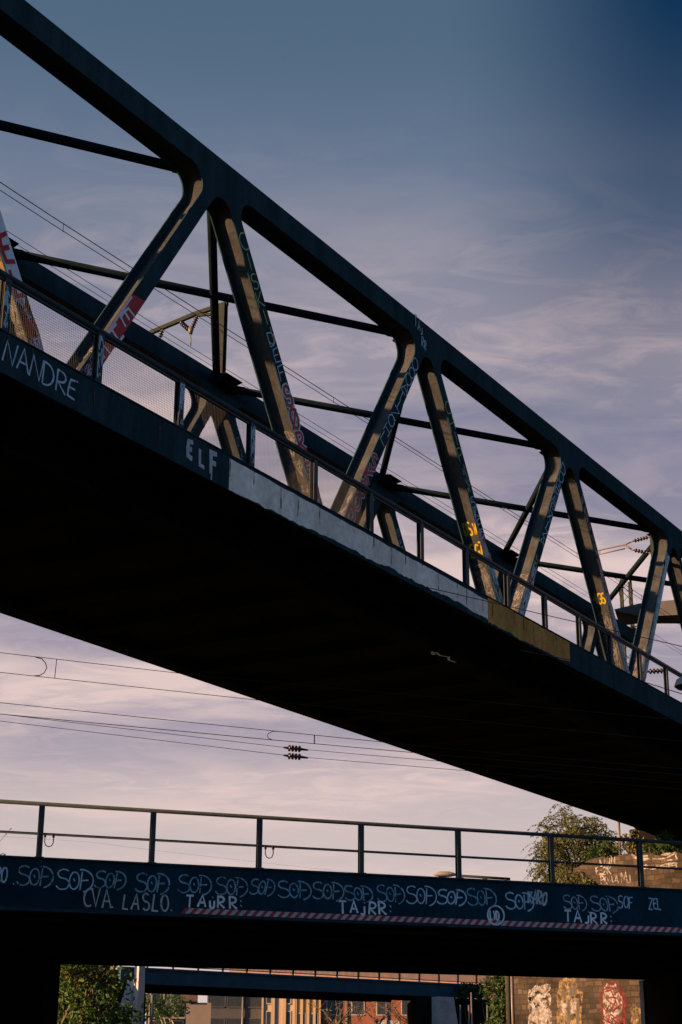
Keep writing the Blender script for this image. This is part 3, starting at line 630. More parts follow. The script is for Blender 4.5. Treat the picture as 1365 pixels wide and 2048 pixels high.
# ================================================================== OVERHEAD LINE ALONG THE UPPER BRIDGE
def wire(name, label, pts, r, group='overhead line wires', sub=None):
    m_ = MB(); m_.tube(pts, r, 5); o = m_.build(name, WIRE); return tag(o, label, 'wire', group)
def sagline(p, q, n=1, sag=0): return [p.lerp(q, i/n) - Vector((0, 0, sag*4*(i/n)*(1-i/n))) for i in range(n+1)]
w1 = wire('overhead_wire', 'upper wire of the pair running above the truss bridge track', [wp(-40, 3.57, 19.10), wp(8, 3.57, 19.04), wp(24, 3.57, 19.21), wp(39, 3.6, 19.42), wp(90, 3.6, 19.6)], .011)
w2 = wire('overhead_wire', 'lower wire of the pair running above the truss bridge track', [wp(-40, 3.57, 18.86), wp(8, 3.57, 18.86), wp(24, 3.57, 19.09), wp(39, 3.6, 19.27), wp(90, 3.6, 19.3)], .009)
for u, z0, z1 in ((8.45, 18.86, 19.04), (31.1, 19.16, 19.31), (20.0, 19.03, 19.17), (37.4, 19.25, 19.40), (44, 19.27, 19.44)):
    m_ = MB(); m_.tube([wp(u, 3.57, z0-.02), wp(u, 3.57, z1+.02)], .008, 5); m_.build('dropper', WIRE, w1)
w3 = wire('overhead_wire', 'wire on the bracket arm beyond the far truss, inner line', [wp(-40, 8.0, 21.7), wp(8, 8.0, 21.48), wp(19.3, 8.0, 21.42), wp(45, 8.0, 21.5), wp(90, 8, 21.6)], .009)
w4 = wire('overhead_wire', 'wire on the bracket arm beyond the far truss, outer line', [wp(-40, 9.03, 22.3), wp(19.3, 9.03, 22.02), wp(90, 9, 22.2)], .008)
w5 = wire('overhead_wire', 'low pair line seen through the railing of the truss bridge', [wp(-20, 12.0, 17.2), wp(20, 12.0, 17.0), wp(60, 12, 17.2), wp(90, 12, 17.2)], .010)
# bracket mast standing on the far chord
mt = thing('catenary_mast', 'short pale steel mast with a sloping bracket arm and insulators behind the truss', 'mast', wp(19.2, FAR+.27, ZT), ROT1)
m_ = MB(); m_.box(-.09, -.075, -.1, .1, .05, 2.5); m_.box(.075, .09, -.1, .1, .05, 2.5); m_.box(-.074, .074, -.012, .012, .05, 2.5); m_.build('pole', GALV, mt)
m_ = MB(); m_.box(-.2, .2, -.2, .2, 0, .05); m_.box(-.15, .15, -.14, .14, .05, .12); m_.build('base_plate', GALV, mt)
m_ = MB(); m_.bar((0, -.15, 2.48), (0, 1.0, 2.42), .10, .12); m_.bar((0, 1.0, 2.42), (0, 2.65, 2.2), .10, .12); m_.bar((0, .1, 2.2), (0, .95, 2.36), .07, .08)
arm = m_.build('arm', GALV, mt)
def insul(a, b, r, n, name, parent, mats=(INS, PORC)):
    a, b = Vector(a), Vector(b); m_ = MB(); pts, rs = [], []
    for i in range(n):
        for t, k in ((0, .45), (.25, 1), (.5, 1), (.75, .45)): pts.append(a.lerp(b, .14+.72*(i+t)/n)); rs.append(r*k)
    m_.tube(pts, rs, 10, 0); m_.tube([a, a.lerp(b, .16)], r*.4, 8, 1); m_.tube([a.lerp(b, .84), b], r*.4, 8, 1)
    return m_.build(name, list(mats), parent)
insul((0, .92, 2.36), (0, 1.13, 1.92), .075, 5, 'insulator', mt); insul((0, 1.55, 2.30), (0, 1.17, 1.90), .075, 5, 'insulator', mt); insul((0, 2.2, 2.2), (0, 2.3, 1.9), .07, 3, 'insulator', mt)
m_ = MB(); m_.tube([(0, 1.15, 1.98), (0, 1.15, 1.80)], [.09, .05], 8); m_.tube([(0, 1.15, 1.8), (0, 1.13, 1.42)], .018, 6); m_.build('clamp', PORC, mt)
# cantilever inside the near truss at node 4
ct = thing('cantilever_bracket', 'pale tubular bracket with two dark insulators near the right edge', 'bracket', wp(37.5, .72, 18.5), ROT1)
m_ = MB(); m_.bar((0, 0, 0), (0, 0, 1.2), .09, .09); m_.build('mounting_post', GALV, ct)
insul((0, .03, 1.10), (0, .78, 1.02), .075, 5, 'insulator', ct); insul((0, .03, .46), (0, .78, .72), .075, 5, 'insulator', ct)
m_ = MB(); m_.tube([(0, .76, 1.02), (0, 1.0, .95), (0, 2.0, .9), (0, 2.62, .80)], .028, 8); m_.build('top_tube', PORC, ct)
m_ = MB(); m_.tube([(0, .76, .72), (0, 1.0, .93)], .032, 8); m_.tube([(0, 1.02, .80), (0, 2.55, .70)], .022, 8); m_.tube([(0, 2.0, .9), (0, 2.0, .72)], .02, 6); m_.build('registration_arm', PORC, ct)

# ================================================================== LOWER GIRDER BRIDGE
A2 = 1.20216; U2, V2 = 13.0, 32.0643
d2 = Vector((math.sin(A2), math.cos(A2), 0)); e2 = Vector((-math.cos(A2), math.sin(A2), 0)); ROT2 = math.pi/2 - A2
lb = thing('girder_bridge', 'low blue steel girder bridge with rows of white tags and a striped edge', 'bridge', d2*U2 + e2*V2, ROT2)
def lp(u, v, z): return d2*u + e2*v + Vector((0, 0, z))       # u, v as measured from the camera
LX0, LX1 = -13.0, 22.0                                         # along the bridge, local
m_ = MB(); m_.box(LX0, LX1, 0, .05, 4.42, 5.36); m_.box(LX0, LX1, -.05, .3, 5.362, 5.40); m_.box(LX0, LX1, -.03, .3, 4.36, 4.418)
girder = m_.build('edge_girder', STEEL2, lb)
m_ = MB(); m_.box(LX0, LX1, .31, 17.4, 4.95, 5.25); m_.build('deck', DKCONC, lb)
ba = MB(); ba.box(LX0, LX1, .35, 17.3, 5.252, 5.33); ba.build('ballast', BALL, lb)
for y, zb, wf in ((3.2, 4.45, .35), (5.6, 4.42, .45), (8.2, 4.42, .4), (11.4, 4.40, .5), (14.3, 4.38, .4)):
    m_ = MB(); m_.box(LX0, LX1, y-.03, y+.03, zb+.04, 4.948); m_.box(LX0, LX1, y-wf/2, y+wf/2, zb, zb+.038); m_.build('inner_girder', BROWNST, lb)
m_ = MB(); m_.box(LX0, LX1, 17.42, 17.48, 4.36, 5.4); m_.box(LX0, LX1, 17.2, 17.418, 4.33, 4.37); m_.build('edge_girder', STEEL2, lb)
# railing
RX0 = 6.02-U2; RS = 2.303
m_ = MB(); m_.tube([(LX0, .06, 6.46), (LX1, .06, 6.46)], .042, 10); m_.build('top_rail', RAIL, lb)
m_ = MB(); m_.tube([(LX0, .08, 5.87), (LX1, .08, 5.87)], .026, 8); m_.build('middle_rail', RAIL, lb)
pm = MB(); pm.box(-.05, .05, -.012, .0, 0, 1.04); pm.box(-.006, .006, .001, .09, 0, 1.04); pm.box(-.05, .05, .091, .10, 0, 1.04); pm.box(-.09, .09, -.03, .14, -.04, -.001)
p0_ = None
for k in range(-2, 13):
    if p0_ is None: p0_ = pm.build('railing_post', RAIL, lb, (RX0+RS*k, .045, 5.42))
    else: dup(p0_, lb, (RX0+RS*k, .045, 5.42))
loop0 = None
for x in (6.19, 10.83, 17.95):
    if loop0 is None:
        m_ = MB(); m_.tube([(-.085, .02, -.02), (-.088, .02, -.14), (-.06, .02, -.21), (0, .02, -.235), (.06, .02, -.21), (.088, .02, -.14), (.085, .02, -.02)], .011, 6); m_.box(-.105, -.065, 0, .04, -.05, .02); m_.box(.065, .105, 0, .04, -.05, .02)
        loop0 = m_.build('bond_loop', WIRE, lb, (x-U2, 0, 5.85))
    else: dup(loop0, lb, (x-U2, 0, 5.85))
# tags
def lw_ink(seed): return Ink((-U2, 0, 0), (1, 0, 0), (0, 0, 1), (0, -1, 0), seed)
starts = [5.62, 6.38, 7.16, 7.96, 8.86, 9.66, 10.39, 11.05, 11.82, 12.55, 13.26, 13.93, 14.66, 15.43, 16.34, 17.75, 18.46]
for i, u in enumerate(starts):
    ink = lw_ink(100+i); nx = (starts[i+1] if i+1 < len(starts) else u+.75); wd_ = min((nx-u)*.90, .68)
    hh = .36 if i < 6 else .32
    h2 = hh*random.Random(i+9).uniform(.92, 1.1); ink.text('@', u, 4.83+random.Random(i).uniform(-.025, .025), h2, .019+.007*random.Random(i+3).random(), .1, wd_/1.52/h2, .07, random.Random(i+50).uniform(-.10, .08)); ink.done('graffiti', [G_B2, G_B2, G_BL, G_B2, G_G2][random.Random(i*7).randrange(5)], girder)
ink = lw_ink(130); ink.text('RO', 5.18, 4.90, .27, .024, .08, .62); ink.text('.', 5.53, 4.86, .2, .03); ink.done('graffiti', G_BL, girder)
ink = lw_ink(131); ink.text('KARO', 16.88, 4.92, .28, .036, .03, .62, .06, lean=.1); ink.done('graffiti', G_GY, girder)
ink = lw_ink(132); ink.text('SOF', 19.15, 4.92, .26, .02, .1, .8); ink.text('ZEL', 19.95, 4.92, .24, .02, .1, .7); ink.done('graffiti', G_BL, girder)
ink = lw_ink(133); ink.text('CVA.', 6.95, 4.49, .33, .025, .13, .80, .06); ink.text('LASLO.', 7.75, 4.46, .31, .025, .22, .80, .06); ink.done('graffiti', G_GY, girder, 'tall grey lettering CVA. LASLO.')
for i, u in enumerate((9.05, 12.40, 17.77)):
    ink = lw_ink(140+i); ink.text('TA' + ('i' if i == 0 else 'j') + 'RR:', u, 4.56, .245, .031, .34, 1.12, .06); ink.done('graffiti', G_WH, girder, None)
ink = lw_ink(145); ink.stroke([(16.07+.2*math.cos(t*.33), 4.645+.2*math.sin(t*.33)) for t in range(20)], .026); ink.text('LYD', 15.94, 4.55, .19, .026, .06, .6); ink.done('graffiti', G_WH, girder, 'circled tag LYD')
# red and white hazard stripe along the lower edge
st = MB(); zt, zb, p_ = 4.535, 4.425, .094; n_ = 130; y_ = -.004
for i in range(n_):
    x = 8.95-U2+i*p_; st.face([(x, y_, zb), (x+p_, y_, zb), (x+p_+.10, y_, zt), (x+.10, y_, zt)], i % 2)
st.build('hazard_stripe', [HZ_R, HZ_W], girder)
# abutments
def abut(xw, side):
    # front face runs along the street (world x = xw) between the two edge girders
    fr = []
    for v in (.6, 17.3):
        p = d2*U2 + e2*(V2+v); t_ = (xw-p.x)/d2.x; fr.append((t_, v))
    q = [fr[0], fr[1], (fr[1][0]+side*16, 17.3), (fr[0][0]+side*16, .6)]
    m_ = MB(); f0 = lambda a, b: (a, b, 0); f1 = lambda a, b: (a, b, 4.32); m_.poly(q, f0); m_.poly(q, f1); m_.strip(q, f0, f1, closed=True); m_.build('abutment', DKCONC, lb)
    return fr
abut(-8.35, -1); fr = abut(10.55, 1)
m_ = MB(); m_.box(fr[1][0]-.16, fr[1][0]-.02, 17.15, 17.4, 0, 4.30); m_.build('corner_post', CONC, lb)
m_ = MB(); m_.box(fr[1][0]-.75, fr[1][0]-.68, 15.0, 15.1, 1.0, 4.2); m_.build('conduit', CONC, lb)
ink = Ink((-U2, 0, 0), (1, 0, 0), (0, 0, 1), (0, -1, 0), 99); ink.blob([(-6, 4.425), (6.9, 4.425), (6.95, 4.6), (6.88, 4.84), (4, 4.86), (-6, 4.86)], .002); ink.done('overpaint_patch', DKBLUE, girder, 'dark overpainted lower strip')
# weeds on the deck at the left
m_ = MB(); rg = random.Random(4)
for i in range(16):
    b = Vector((5.25-U2+rg.uniform(-.35, .25), .4, 5.33)); t_ = b + Vector((rg.uniform(-.1, .28), rg.uniform(-.1, .1), rg.uniform(.05, .2)))
    if i == 0: b, t_ = Vector((5.12-U2, .4, 5.5)), Vector((5.47-U2, .4, 5.98))
    m_.tube([b, b.lerp(t_, .6), t_], [.006, .005, .003], 4)
    for j in range(4):
        c = b.lerp(t_, rg.uniform(.7, 1)); m_.face([c, c+Vector((.03, .01, .012)), c+Vector((.045, 0, .03)), c+Vector((.01, 0, .02))])
wv = m_.build('weed', LEAF_A); wv.location = d2*U2 + e2*V2; wv.rotation_euler = (0, 0, ROT2); tag(wv, 'dry weeds growing on the girder bridge deck by the left edge', 'weed')

# wires above the girder bridge
def lwire(label, p, r=.008): return wire('overhead_wire', label, [lp(*q) for q in p], r)
a_ = lwire('topmost wire under the truss, joined by a curved jumper', [(-25, 36, 10.9), (5.5, 36, 10.43), (9.9, 36, 10.33), (40, 36, 10.3)])
b_ = lwire('second wire under the truss, joined by a curved jumper', [(-25, 36, 10.3), (5.57, 36, 9.97), (11.8, 36, 9.85), (40, 36, 9.6)])
def part_tube(name, pts, r, parent, mt_=WIRE): m_ = MB(); m_.tube(pts, r, 6); return m_.build(name, mt_, parent)
part_tube('jumper', [lp(6.35, 36, 10.40), lp(6.5, 36, 10.38), lp(6.6, 36, 10.28), lp(6.63, 36, 10.17), lp(6.58, 36, 10.05), lp(6.48, 36, 9.98), lp(6.35, 36, 9.96)], .012, a_)
part_tube('dropper', [lp(6.83, 36, 9.94), lp(6.85, 36, 10.40)], .009, a_)
c_ = lwire('third wire under the truss, with a small jumper at right', [(-25, 36, 9.6), (5.62, 36, 9.27), (12.2, 36, 9.13), (16.7, 36, 9.04), (40, 36, 8.9)])
d_ = lwire('fourth wire under the truss, thicker and double at left', [(-25, 36, 9.2), (5.64, 36, 9.01), (12.17, 36, 8.91), (16.9, 36, 8.86), (40, 36, 8.8)], .009)
part_tube('jumper', [lp(12.32, 36, 9.13), lp(12.18, 36, 9.12), lp(12.07, 36, 9.06), lp(12.04, 36, 9.00), lp(12.08, 36, 8.94), lp(12.17, 36, 8.91)], .010, c_)
part_tube('dropper', [lp(13.25, 36, 8.89), lp(13.25, 36, 9.11)], .016, c_)
for lab, z0, z1, z2, zl, zi in (('wire carrying the upper of the two ribbed insulators', 9.01, 8.76, 8.65, 9.3, 8.74), ('wire carrying the lower of the two ribbed insulators', 8.85, 8.56, 8.47, 9.1, 8.55)):
    o = lwire(lab, [(-25, 36, zl), (5.65, 36, z0), (12.75, 36, zi), (18.25, 36, z2+.04), (40, 36, z2-.2)], .0065)
    m_ = MB(); pts, rs = [], []
    for i in range(4):
        for t, k in ((0, .35), (.2, 1), (.55, 1), (.75, .35)): pts.append(lp(12.58+.34*(i+t)/4, 36, zi)); rs.append(.078*k)
    m_.tube(pts, rs, 12); m_.tube([lp(12.46, 36, zi+.01), lp(12.61, 36, zi)], [.02, .035], 8); m_.tube([lp(12.90, 36, zi), lp(13.09, 36, zi-.01)], [.035, .02], 8)
    m_.build('ribbed_insulator', INS, o)
wire('overhead_wire', 'faint distant wire sagging behind the girder bridge railing', [at(-200, 1660, 90), at(180, 1684, 90), at(320, 1702, 90), at(640, 1738, 90), at(900, 1765, 90)], .004)

# ================================================================== STREET LAMPS
sp = thing('street_lamp', 'street lamp with a pale flat head on a long horizontal arm behind the railing', 'street lamp', at(1021, 2090, 62).xy.to_3d())
b0 = sp.location
hl = at(890, 1749, 62); ar = at(1021, 1758, 62)
rel = lambda p: Vector(p) - b0
m_ = MB(); m_.tube([(0, 0, 0), (0, 0, rel(ar).z)], [.09, .06], 10); m_.build('pole', GALV, sp)
m_ = MB(); m_.tube([rel(ar), rel(at(912, 1751, 62))], .05, 8); m_.tube([rel(ar)+Vector((0, 0, -.35)), rel(at(960, 1754, 62))], .03, 6); m_.build('arm', GALV, sp)
def lathe(mb, c, prof_, sx=1, sy=1, n=20, m=0):
    for i in range(len(prof_)-1):
        for k in range(n):
            a, b = 2*math.pi*k/n, 2*math.pi*(k+1)/n; (r0, z0), (r1, z1) = prof_[i], prof_[i+1]
            P = lambda r, z, t: Vector(c) + Vector((r*math.cos(t)*sx, r*math.sin(t)*sy, z))
            mb.face([P(r0, z0, a), P(r0, z0, b), P(r1, z1, b), P(r1, z1, a)], m, True)
m_ = MB(); lathe(m_, rel(hl), [(.001, .12), (.2, .11), (.38, .06), (.44, 0), (.40, -.05), (.2, -.09), (.001, -.10)], 1.0, .45); m_.build('lamp_head', LAMPW, sp)
# lamp hanging on span wires, close to the camera at the right edge
hp = at(1377, 1368, 21)
sl_ = thing('hanging_lamp', 'grey domed lamp with a dark underside cut by the right edge', 'street lamp', hp)
m_ = MB(); lathe(m_, (0, 0, 0), [(.02, .12), (.07, .11), (.15, .06), (.18, -.01), (.185, -.03)]); m_.build('hood', LAMPG, sl_)
m_ = MB(); lathe(m_, (0, 0, -.031), [(.183, 0), (.15, -.03), (.06, -.06), (.001, -.065)]); m_.build('bowl', INS, sl_)
m_ = MB(); m_.tube([(0, 0, .12), (0, 0, .22)], .02, 8); m_.build('hanger', WIRE, sl_)
wire('span_wire', 'span wire crossing low in front of the ochre patch at right', [at(860, 1176, 23), at(1100, 1232, 22.3), at(1365, 1293, 21.5), at(1700, 1372, 20.5)], .006, 'span wires of the hanging lamp')
wire('span_wire', 'span wire crossing the blue fascia just below the hanging lamp', [at(1040, 1300, 22), at(1165, 1325, 21.6), at(1365, 1388, 21), at(1700, 1495, 20)], .006, 'span wires of the hanging lamp')

# ================================================================== GANTRY / CANOPY BEYOND THE RIGHT END OF THE TRUSS
gm = thing('catenary_gantry', 'greenish lattice mast standing behind the last truss panel', 'mast', at(1297, 2000, 74).xy.to_3d() + Vector((0, 0, 12)))
gb = Vector(gm.location); gz = at(1282, 1160, 74).z - 12
m_ = MB()
for sx in (-.28, .28):
    for sy in (-.28, .28): m_.bar((sx, sy, 0), (sx*.75, sy*.75, gz), .08, .08)
nl = int(gz/.55)
for i in range(nl):
    z0, z1 = gz*i/nl, gz*(i+1)/nl
    for s1, s2 in (((-.26, -.27), (.26, -.27)), ((.26, .27), (-.26, .27)), ((-.27, .26), (-.27, -.26)), ((.27, -.26), (.27, .26))):
        a, b = (s1, s2) if i % 2 else (s2, s1); m_.bar((a[0], a[1], z0), (b[0], b[1], z1), .04, .02)
m_.build('lattice_mast', GALV, gm)
m_ = MB(); zc = at(1290, 1343, 74).z-12; m_.bar((-.3, 0, zc), (1.2, 0, zc+.05), .07, .07); m_.build('crossarm', GALV, gm); insul((.75, 0, zc+.02), (1.7, 0, zc+.08), .13, 4, 'insulator', gm)
cnp = thing('platform_canopy', 'flat grey concrete slab roof jutting in from the right behind the truss', 'canopy', at(1300, 1240, 70))
c0 = Vector(cnp.location); zc0 = at(1283, 1233, 70).z
def onz(a, b): r = ray(a, b); return r*((zc0-CAM_H)/r.z) + Vector((0, 0, CAM_H)) - c0
lo = [onz(*p) for p in ((1230, 1221), (1283, 1233), (1372, 1229), (1480, 1215), (1480, 1248), (1278, 1247), (1240, 1252))]
hi_ = [p + Vector((0, 0, h)) for p, h in zip(lo, (.06, .62, .72, .72, .5, .3, .06))]
m_ = MB(); f = lambda i: None
m_.poly([(p.x, p.y) for p in lo], lambda a, b: (a, b, lo[0].z))
hb_ = len(m_.v); m_.v += [tuple(p) for p in hi_]
for t in tessellate_polygon([[Vector((p.x, p.y, 0)) for p in lo]]): m_.f.append(tuple(hb_+k for k in t)); m_.mi.append(0); m_.sm.append(False)
for i in range(7): m_.face([lo[i], lo[(i+1) % 7], hi_[(i+1) % 7], hi_[i]])
m_.build('slab', mat('weathered concrete', (.095, .09, .085), .9, .2, .8, spec=.05), cnp)
m_ = MB(); ctr = onz(1440, 1236); m_.tube([ctr+Vector((0, 0, -8)), ctr+Vector((0, 0, .05))], .25, 10); m_.build('column', CONC_D, cnp)
for p, q in ((at(1258, 1254, 72), at(1272, 1263, 72)), (at(1270, 1252, 72), at(1282, 1261, 72))):
    it = MB(); it.tube([p.lerp(q, t) for t in (0, .15, .2, .5, .8, .85, 1)], [.03, .03, .12, .16, .12, .03, .03], 8)
    tag(it.build('insulator', INS), 'dark insulator hanging under the grey slab roof', 'insulator', 'insulators under the slab roof')

# ================================================================== ABUTMENT, RETAINING WALL, VEGETATION AT RIGHT
ab = MB(); ab.box(51.5, 66, -1.7, 7.4, 4.0, 11.24); ab.box(51.3, 66, .02, 7.13, 11.242, 11.296)
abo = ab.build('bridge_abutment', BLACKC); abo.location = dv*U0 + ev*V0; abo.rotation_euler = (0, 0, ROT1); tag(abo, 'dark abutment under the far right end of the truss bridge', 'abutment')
# sunlit stone wall: local x runs along the wall, y into it
wn = Vector((-.7071, -.7071, 0)); wl = Vector((.7071, -.7071, 0)); WC = 54.4
wo_ = -wn*WC; 
def wallp(px_, py_):           # where a pixel's line of sight meets the wall plane: (along, z)
    r = ray(px_, py_); t = WC/(-(wn.dot(r))); p = r*t; return p.dot(wl), p.z + CAM_H
sw = thing('stone_wall', 'sunlit brown stone retaining wall covered in graffiti on the right', 'wall', wo_, math.atan2(wl.y, wl.x))
xa, xb = wallp(1012, 2000)[0], wallp(1500, 2000)[0]
tops = [(xa, 8.0), (wallp(1100, 1760)[0], wallp(1100, 1760)[1]), (wallp(1155, 1735)[0], wallp(1155, 1735)[1]), (wallp(1190, 1716)[0], wallp(1190, 1716)[1]), (wallp(1270, 1709)[0], wallp(1270, 1709)[1]), (wallp(1365, 1706)[0], wallp(1365, 1706)[1]), (xb, wallp(1365, 1706)[1])]
rgw = random.Random(3); dense_t = []
for (a0, b0_), (a1, b1_) in zip(tops[:-1], tops[1:]):
    nn = max(2, int((a1-a0)/.35))
    for q in range(nn): dense_t.append((a0+(a1-a0)*q/nn, b0_+(b1_-b0_)*q/nn+rgw.uniform(-.09, .09)))
pts = [(xa, 0)] + dense_t + [tops[-1], (xb, 0)]
m_ = MB(); f0 = lambda a, b: (a, 0, b); f1 = lambda a, b: (a, .8, b); m_.poly(pts, f0); m_.poly(pts, f1); m_.strip(pts, f0, f1, closed=True); wallm = m_.build('wall_face', STONE, sw)
def wall_ink(seed): return Ink((0, 0, 0), (1, 0, 0), (0, 0, 1), (0, -1, 0), seed)
def wq(*ps): return [wallp(*p) for p in ps]
for txt, p, h, sd in (('AM.IN', (1200, 1731), .30, 1), ('EE2IK', (1193, 1750), .30, 2), ('ROMA', (1205, 1769), .30, 3), ('MU', (1244, 1766), .36, 7)):
    ink = wall_ink(200+sd); x, z = wallp(*p); ink.text(txt, x, z, h, .04, .1, .95, .12); ink.done('graffiti', G_LT, wallm)
ink = wall_ink(205); x, z = wallp(1250, 1735); ink.scribble(x, x+1.1, z-.1, z+.5, 3, .06); x, z = wallp(1285, 1728); ink.scribble(x, x+1.6, z-.3, z+.3, 4, .06); ink.done('graffiti', G_LT, wallm)
def rough(ps, seed, amp=3.0, n=5):
    rg = random.Random(seed); out = []
    for i in range(len(ps)):
        a, b = ps[i], ps[(i+1) % len(ps)]
        for j in range(n): out.append((a[0]+(b[0]-a[0])*j/n+rg.uniform(-amp, amp), a[1]+(b[1]-a[1])*j/n+rg.uniform(-amp, amp)))
    return wq(*out)
ink = wall_ink(210); ink.blob(rough([(1207, 1972), (1222, 1962), (1236, 1966), (1250, 1985), (1254, 2005), (1246, 2060), (1205, 2060), (1200, 1990)], 1), .003); ink.done('graffiti_ground', G_RW, wallm, 'red edged bubble piece')
ink = wall_ink(211); ink.blob(rough([(1209, 1978), (1214, 1966), (1224, 1972), (1233, 1968), (1240, 1990), (1247, 2000), (1240, 2060), (1209, 2060), (1206, 1990)], 2, 1.6), .006); ink.done('graffiti', G_LT, wallm)
ink = wall_ink(212); x0, z0 = wallp(1207, 2050); x1, z1 = wallp(1246, 1975); ink.scribble(x0, x1, z0, z1, 9, .06, .010); ink.done('graffiti', G_RW, wallm)
ink = wall_ink(213); ink.blob(rough([(1116, 1985), (1122, 1957), (1150, 1956), (1155, 1975), (1165, 1985), (1163, 2060), (1113, 2060)], 3, 2), .003); ink.done('graffiti_ground', G_YW, wallm, 'cream and yellow piece with dark windows')
ink = wall_ink(214)
for q in ([(1124, 1982), (1131, 1980), (1131, 1994), (1124, 1995)], [(1140, 1976), (1152, 1974), (1152, 1990), (1140, 1991)], [(1136, 2000), (1141, 2000), (1140, 2060), (1135, 2060)], [(1155, 2000), (1160, 2002), (1158, 2060), (1154, 2060)]): ink.blob(rough(q, 4, .7, 2), .006)
ink.done('graffiti', CONC_D, wallm)
ink = wall_ink(215)
for q in ([(1122, 2000), (1133, 1997), (1132, 2030), (1121, 2032)], [(1142, 1995), (1152, 1993), (1152, 2026), (1142, 2028)]): ink.blob(rough(q, 5, 1, 3), .006)
x0, z0 = wallp(1062, 2052); x1, z1 = wallp(1098, 1972); ink.scribble(x0, x1, z0, z1, 16, .16, .008); ink.done('graffiti', G_LT, wallm, 'pale grey scrawl')
x0, z0 = wallp(1278, 2050); ink = wall_ink(216); ink.scribble(x0-.3, x0+.1, z0-.2, z0+.6, 6, .12); ink.done('graffiti', G_YW, wallm)

def leaves(mb, c, r, n, size, rg, droop=0.0, m=0, squash=.8):
    for _ in range(n):
        t = Vector((rg.gauss(0, 1), rg.gauss(0, 1), rg.gauss(0, 1))).normalized()*r*rg.random()**.45; t.z *= squash
        p = Vector(c)+t; s_ = size*rg.uniform(.6, 1.3)
        d = Vector((rg.uniform(-1, 1), rg.uniform(-1, 1), rg.uniform(-1, .6)-droop)).normalized(); a = d.cross(Vector((rg.uniform(-1, 1), rg.uniform(-1, 1), rg.uniform(-1, 1)))).normalized()
        mb.face([p-d*s_, p+a*s_*.38, p+d*s_, p-a*s_*.38], m)
def limb(mb, p, q, r0, r1, rg, wob=.08):
    p, q = Vector(p), Vector(q); l = (q-p).length; pts = [p]
    for i in range(1, 5): pts.append(p.lerp(q, i/5)+Vector((rg.uniform(-1, 1), rg.uniform(-1, 1), rg.uniform(-.5, .5)))*l*wob)
    pts.append(q); mb.tube(pts, [r0+(r1-r0)*i/5 for i in range(6)], 6)
# feathery tree on top of the wall
tb = at(1165, 1785, 71.5); tb.z = 7.0
ft = thing('feathery_tree', 'feathery multi-stemmed olive green tree above the stone wall', 'tree', tb)
rg = random.Random(11); tm = MB(); cm = MB()
tips = [(1075, 1690), (1090, 1650), (1105, 1668), (1112, 1640), (1130, 1625), (1150, 1638), (1168, 1632), (1190, 1640), (1205, 1650), (1222, 1668), (1095, 1710), (1080, 1740), (1120, 1700), (1140, 1680), (1160, 1665), (1185, 1668), (1205, 1690), (1225, 1700), (1110, 1735), (1140, 1720), (1090, 1762), (1120, 1765), (1150, 1750), (1132, 1655), (1212, 1715), (1100, 1690), (1080, 1712), (1078, 1738), (1092, 1668), (1098, 1636), (1122, 1612), (1142, 1620), (1084, 1760), (1175, 1700), (1195, 1710), (1160, 1735), (1230, 1712), (1085, 1650), (1215, 1650)]
for i, (a, b) in enumerate(tips):
    p = at(a, b, 71.5+rg.uniform(-2.0, 2.0)) - tb
    root = Vector((rg.uniform(-.4, .4)+.3, rg.uniform(-.3, .3), 0)); mid = root.lerp(p, .5)+Vector((0, 0, .35*(p-root).length*.3))
    tm.tube([root, root.lerp(mid, .5)+Vector((rg.uniform(-.1, .1), rg.uniform(-.1, .1), .1)), mid, mid.lerp(p, .6)+Vector((0, 0, .15)), p], [.09, .07, .05, .03, .012], 5)
    for j in range(30):          # pinnate fronds drooping from the branch end
        o_ = mid.lerp(p, rg.uniform(.35, 1.05)); d = Vector((rg.uniform(-1, 1), rg.uniform(-1, 1), rg.uniform(-.25, .75))).normalized(); ln = rg.uniform(.45, .85); pts = [o_ + d*ln*t + Vector((0, 0, -.75*ln*t*t)) for t in (0, .2, .4, .6, .8, 1)]
        cm.tube(pts, .006, 3)
        for t in range(1, 6):
            for q_ in range(2):
                ax = (pts[t]-pts[t-1]).normalized(); sd_ = ax.cross(Vector((rg.uniform(-.3, .3), rg.uniform(-.3, .3), 1))).normalized()*(1 if q_ else -1)
                dd = (sd_*.8+ax*.5+Vector((0, 0, -.35))).normalized(); s_ = rg.uniform(.08, .15); w_ = dd.cross(Vector((rg.uniform(-1, 1), rg.uniform(-1, 1), rg.uniform(-1, 1)))).normalized()*s_*.26
                c_ = pts[t-1].lerp(pts[t], rg.random()); cm.face([c_, c_+dd*s_*.5+w_, c_+dd*s_, c_+dd*s_*.5-w_])
for a, b, r_ in ((1125, 1690, .9), (1165, 1665, .9), (1100, 1735, 1.0), (1140, 1740, .9), (1185, 1655, .7), (1095, 1700, .7)): leaves(cm, at(a, b, 71.8)-tb, r_*.95, 300, .085, rg, .4)
tm.build('trunk', BARK, ft); cm.build('crown', LEAF_O, ft)
def bush(name, label, cat, base, clumps, size, mt_, seed, trunk=True, group=None, bark=BARK, droop=0.1):
    rg = random.Random(seed); b = Vector(base); o = thing(name, label, cat, b, 0, group); cm = MB(); tm = MB()
    for (p, r_, n) in clumps:
        q = Vector(p)-b; leaves(cm, q, r_, n, size, rg, droop)
        if trunk: limb(tm, (rg.uniform(-.15, .15), rg.uniform(-.15, .15), 0), q, .09, .02, rg)
        for _ in range(max(2, n//90)):
            t = Vector((rg.gauss(0, 1), rg.gauss(0, 1), rg.gauss(0, .8))).normalized()*r_*rg.uniform(.75, 1.25); leaves(cm, q+t, r_*.3, n//14, size, rg, droop)
    if trunk: tm.build('trunk', bark, o)
    cm.build('crown', mt_, o); return o
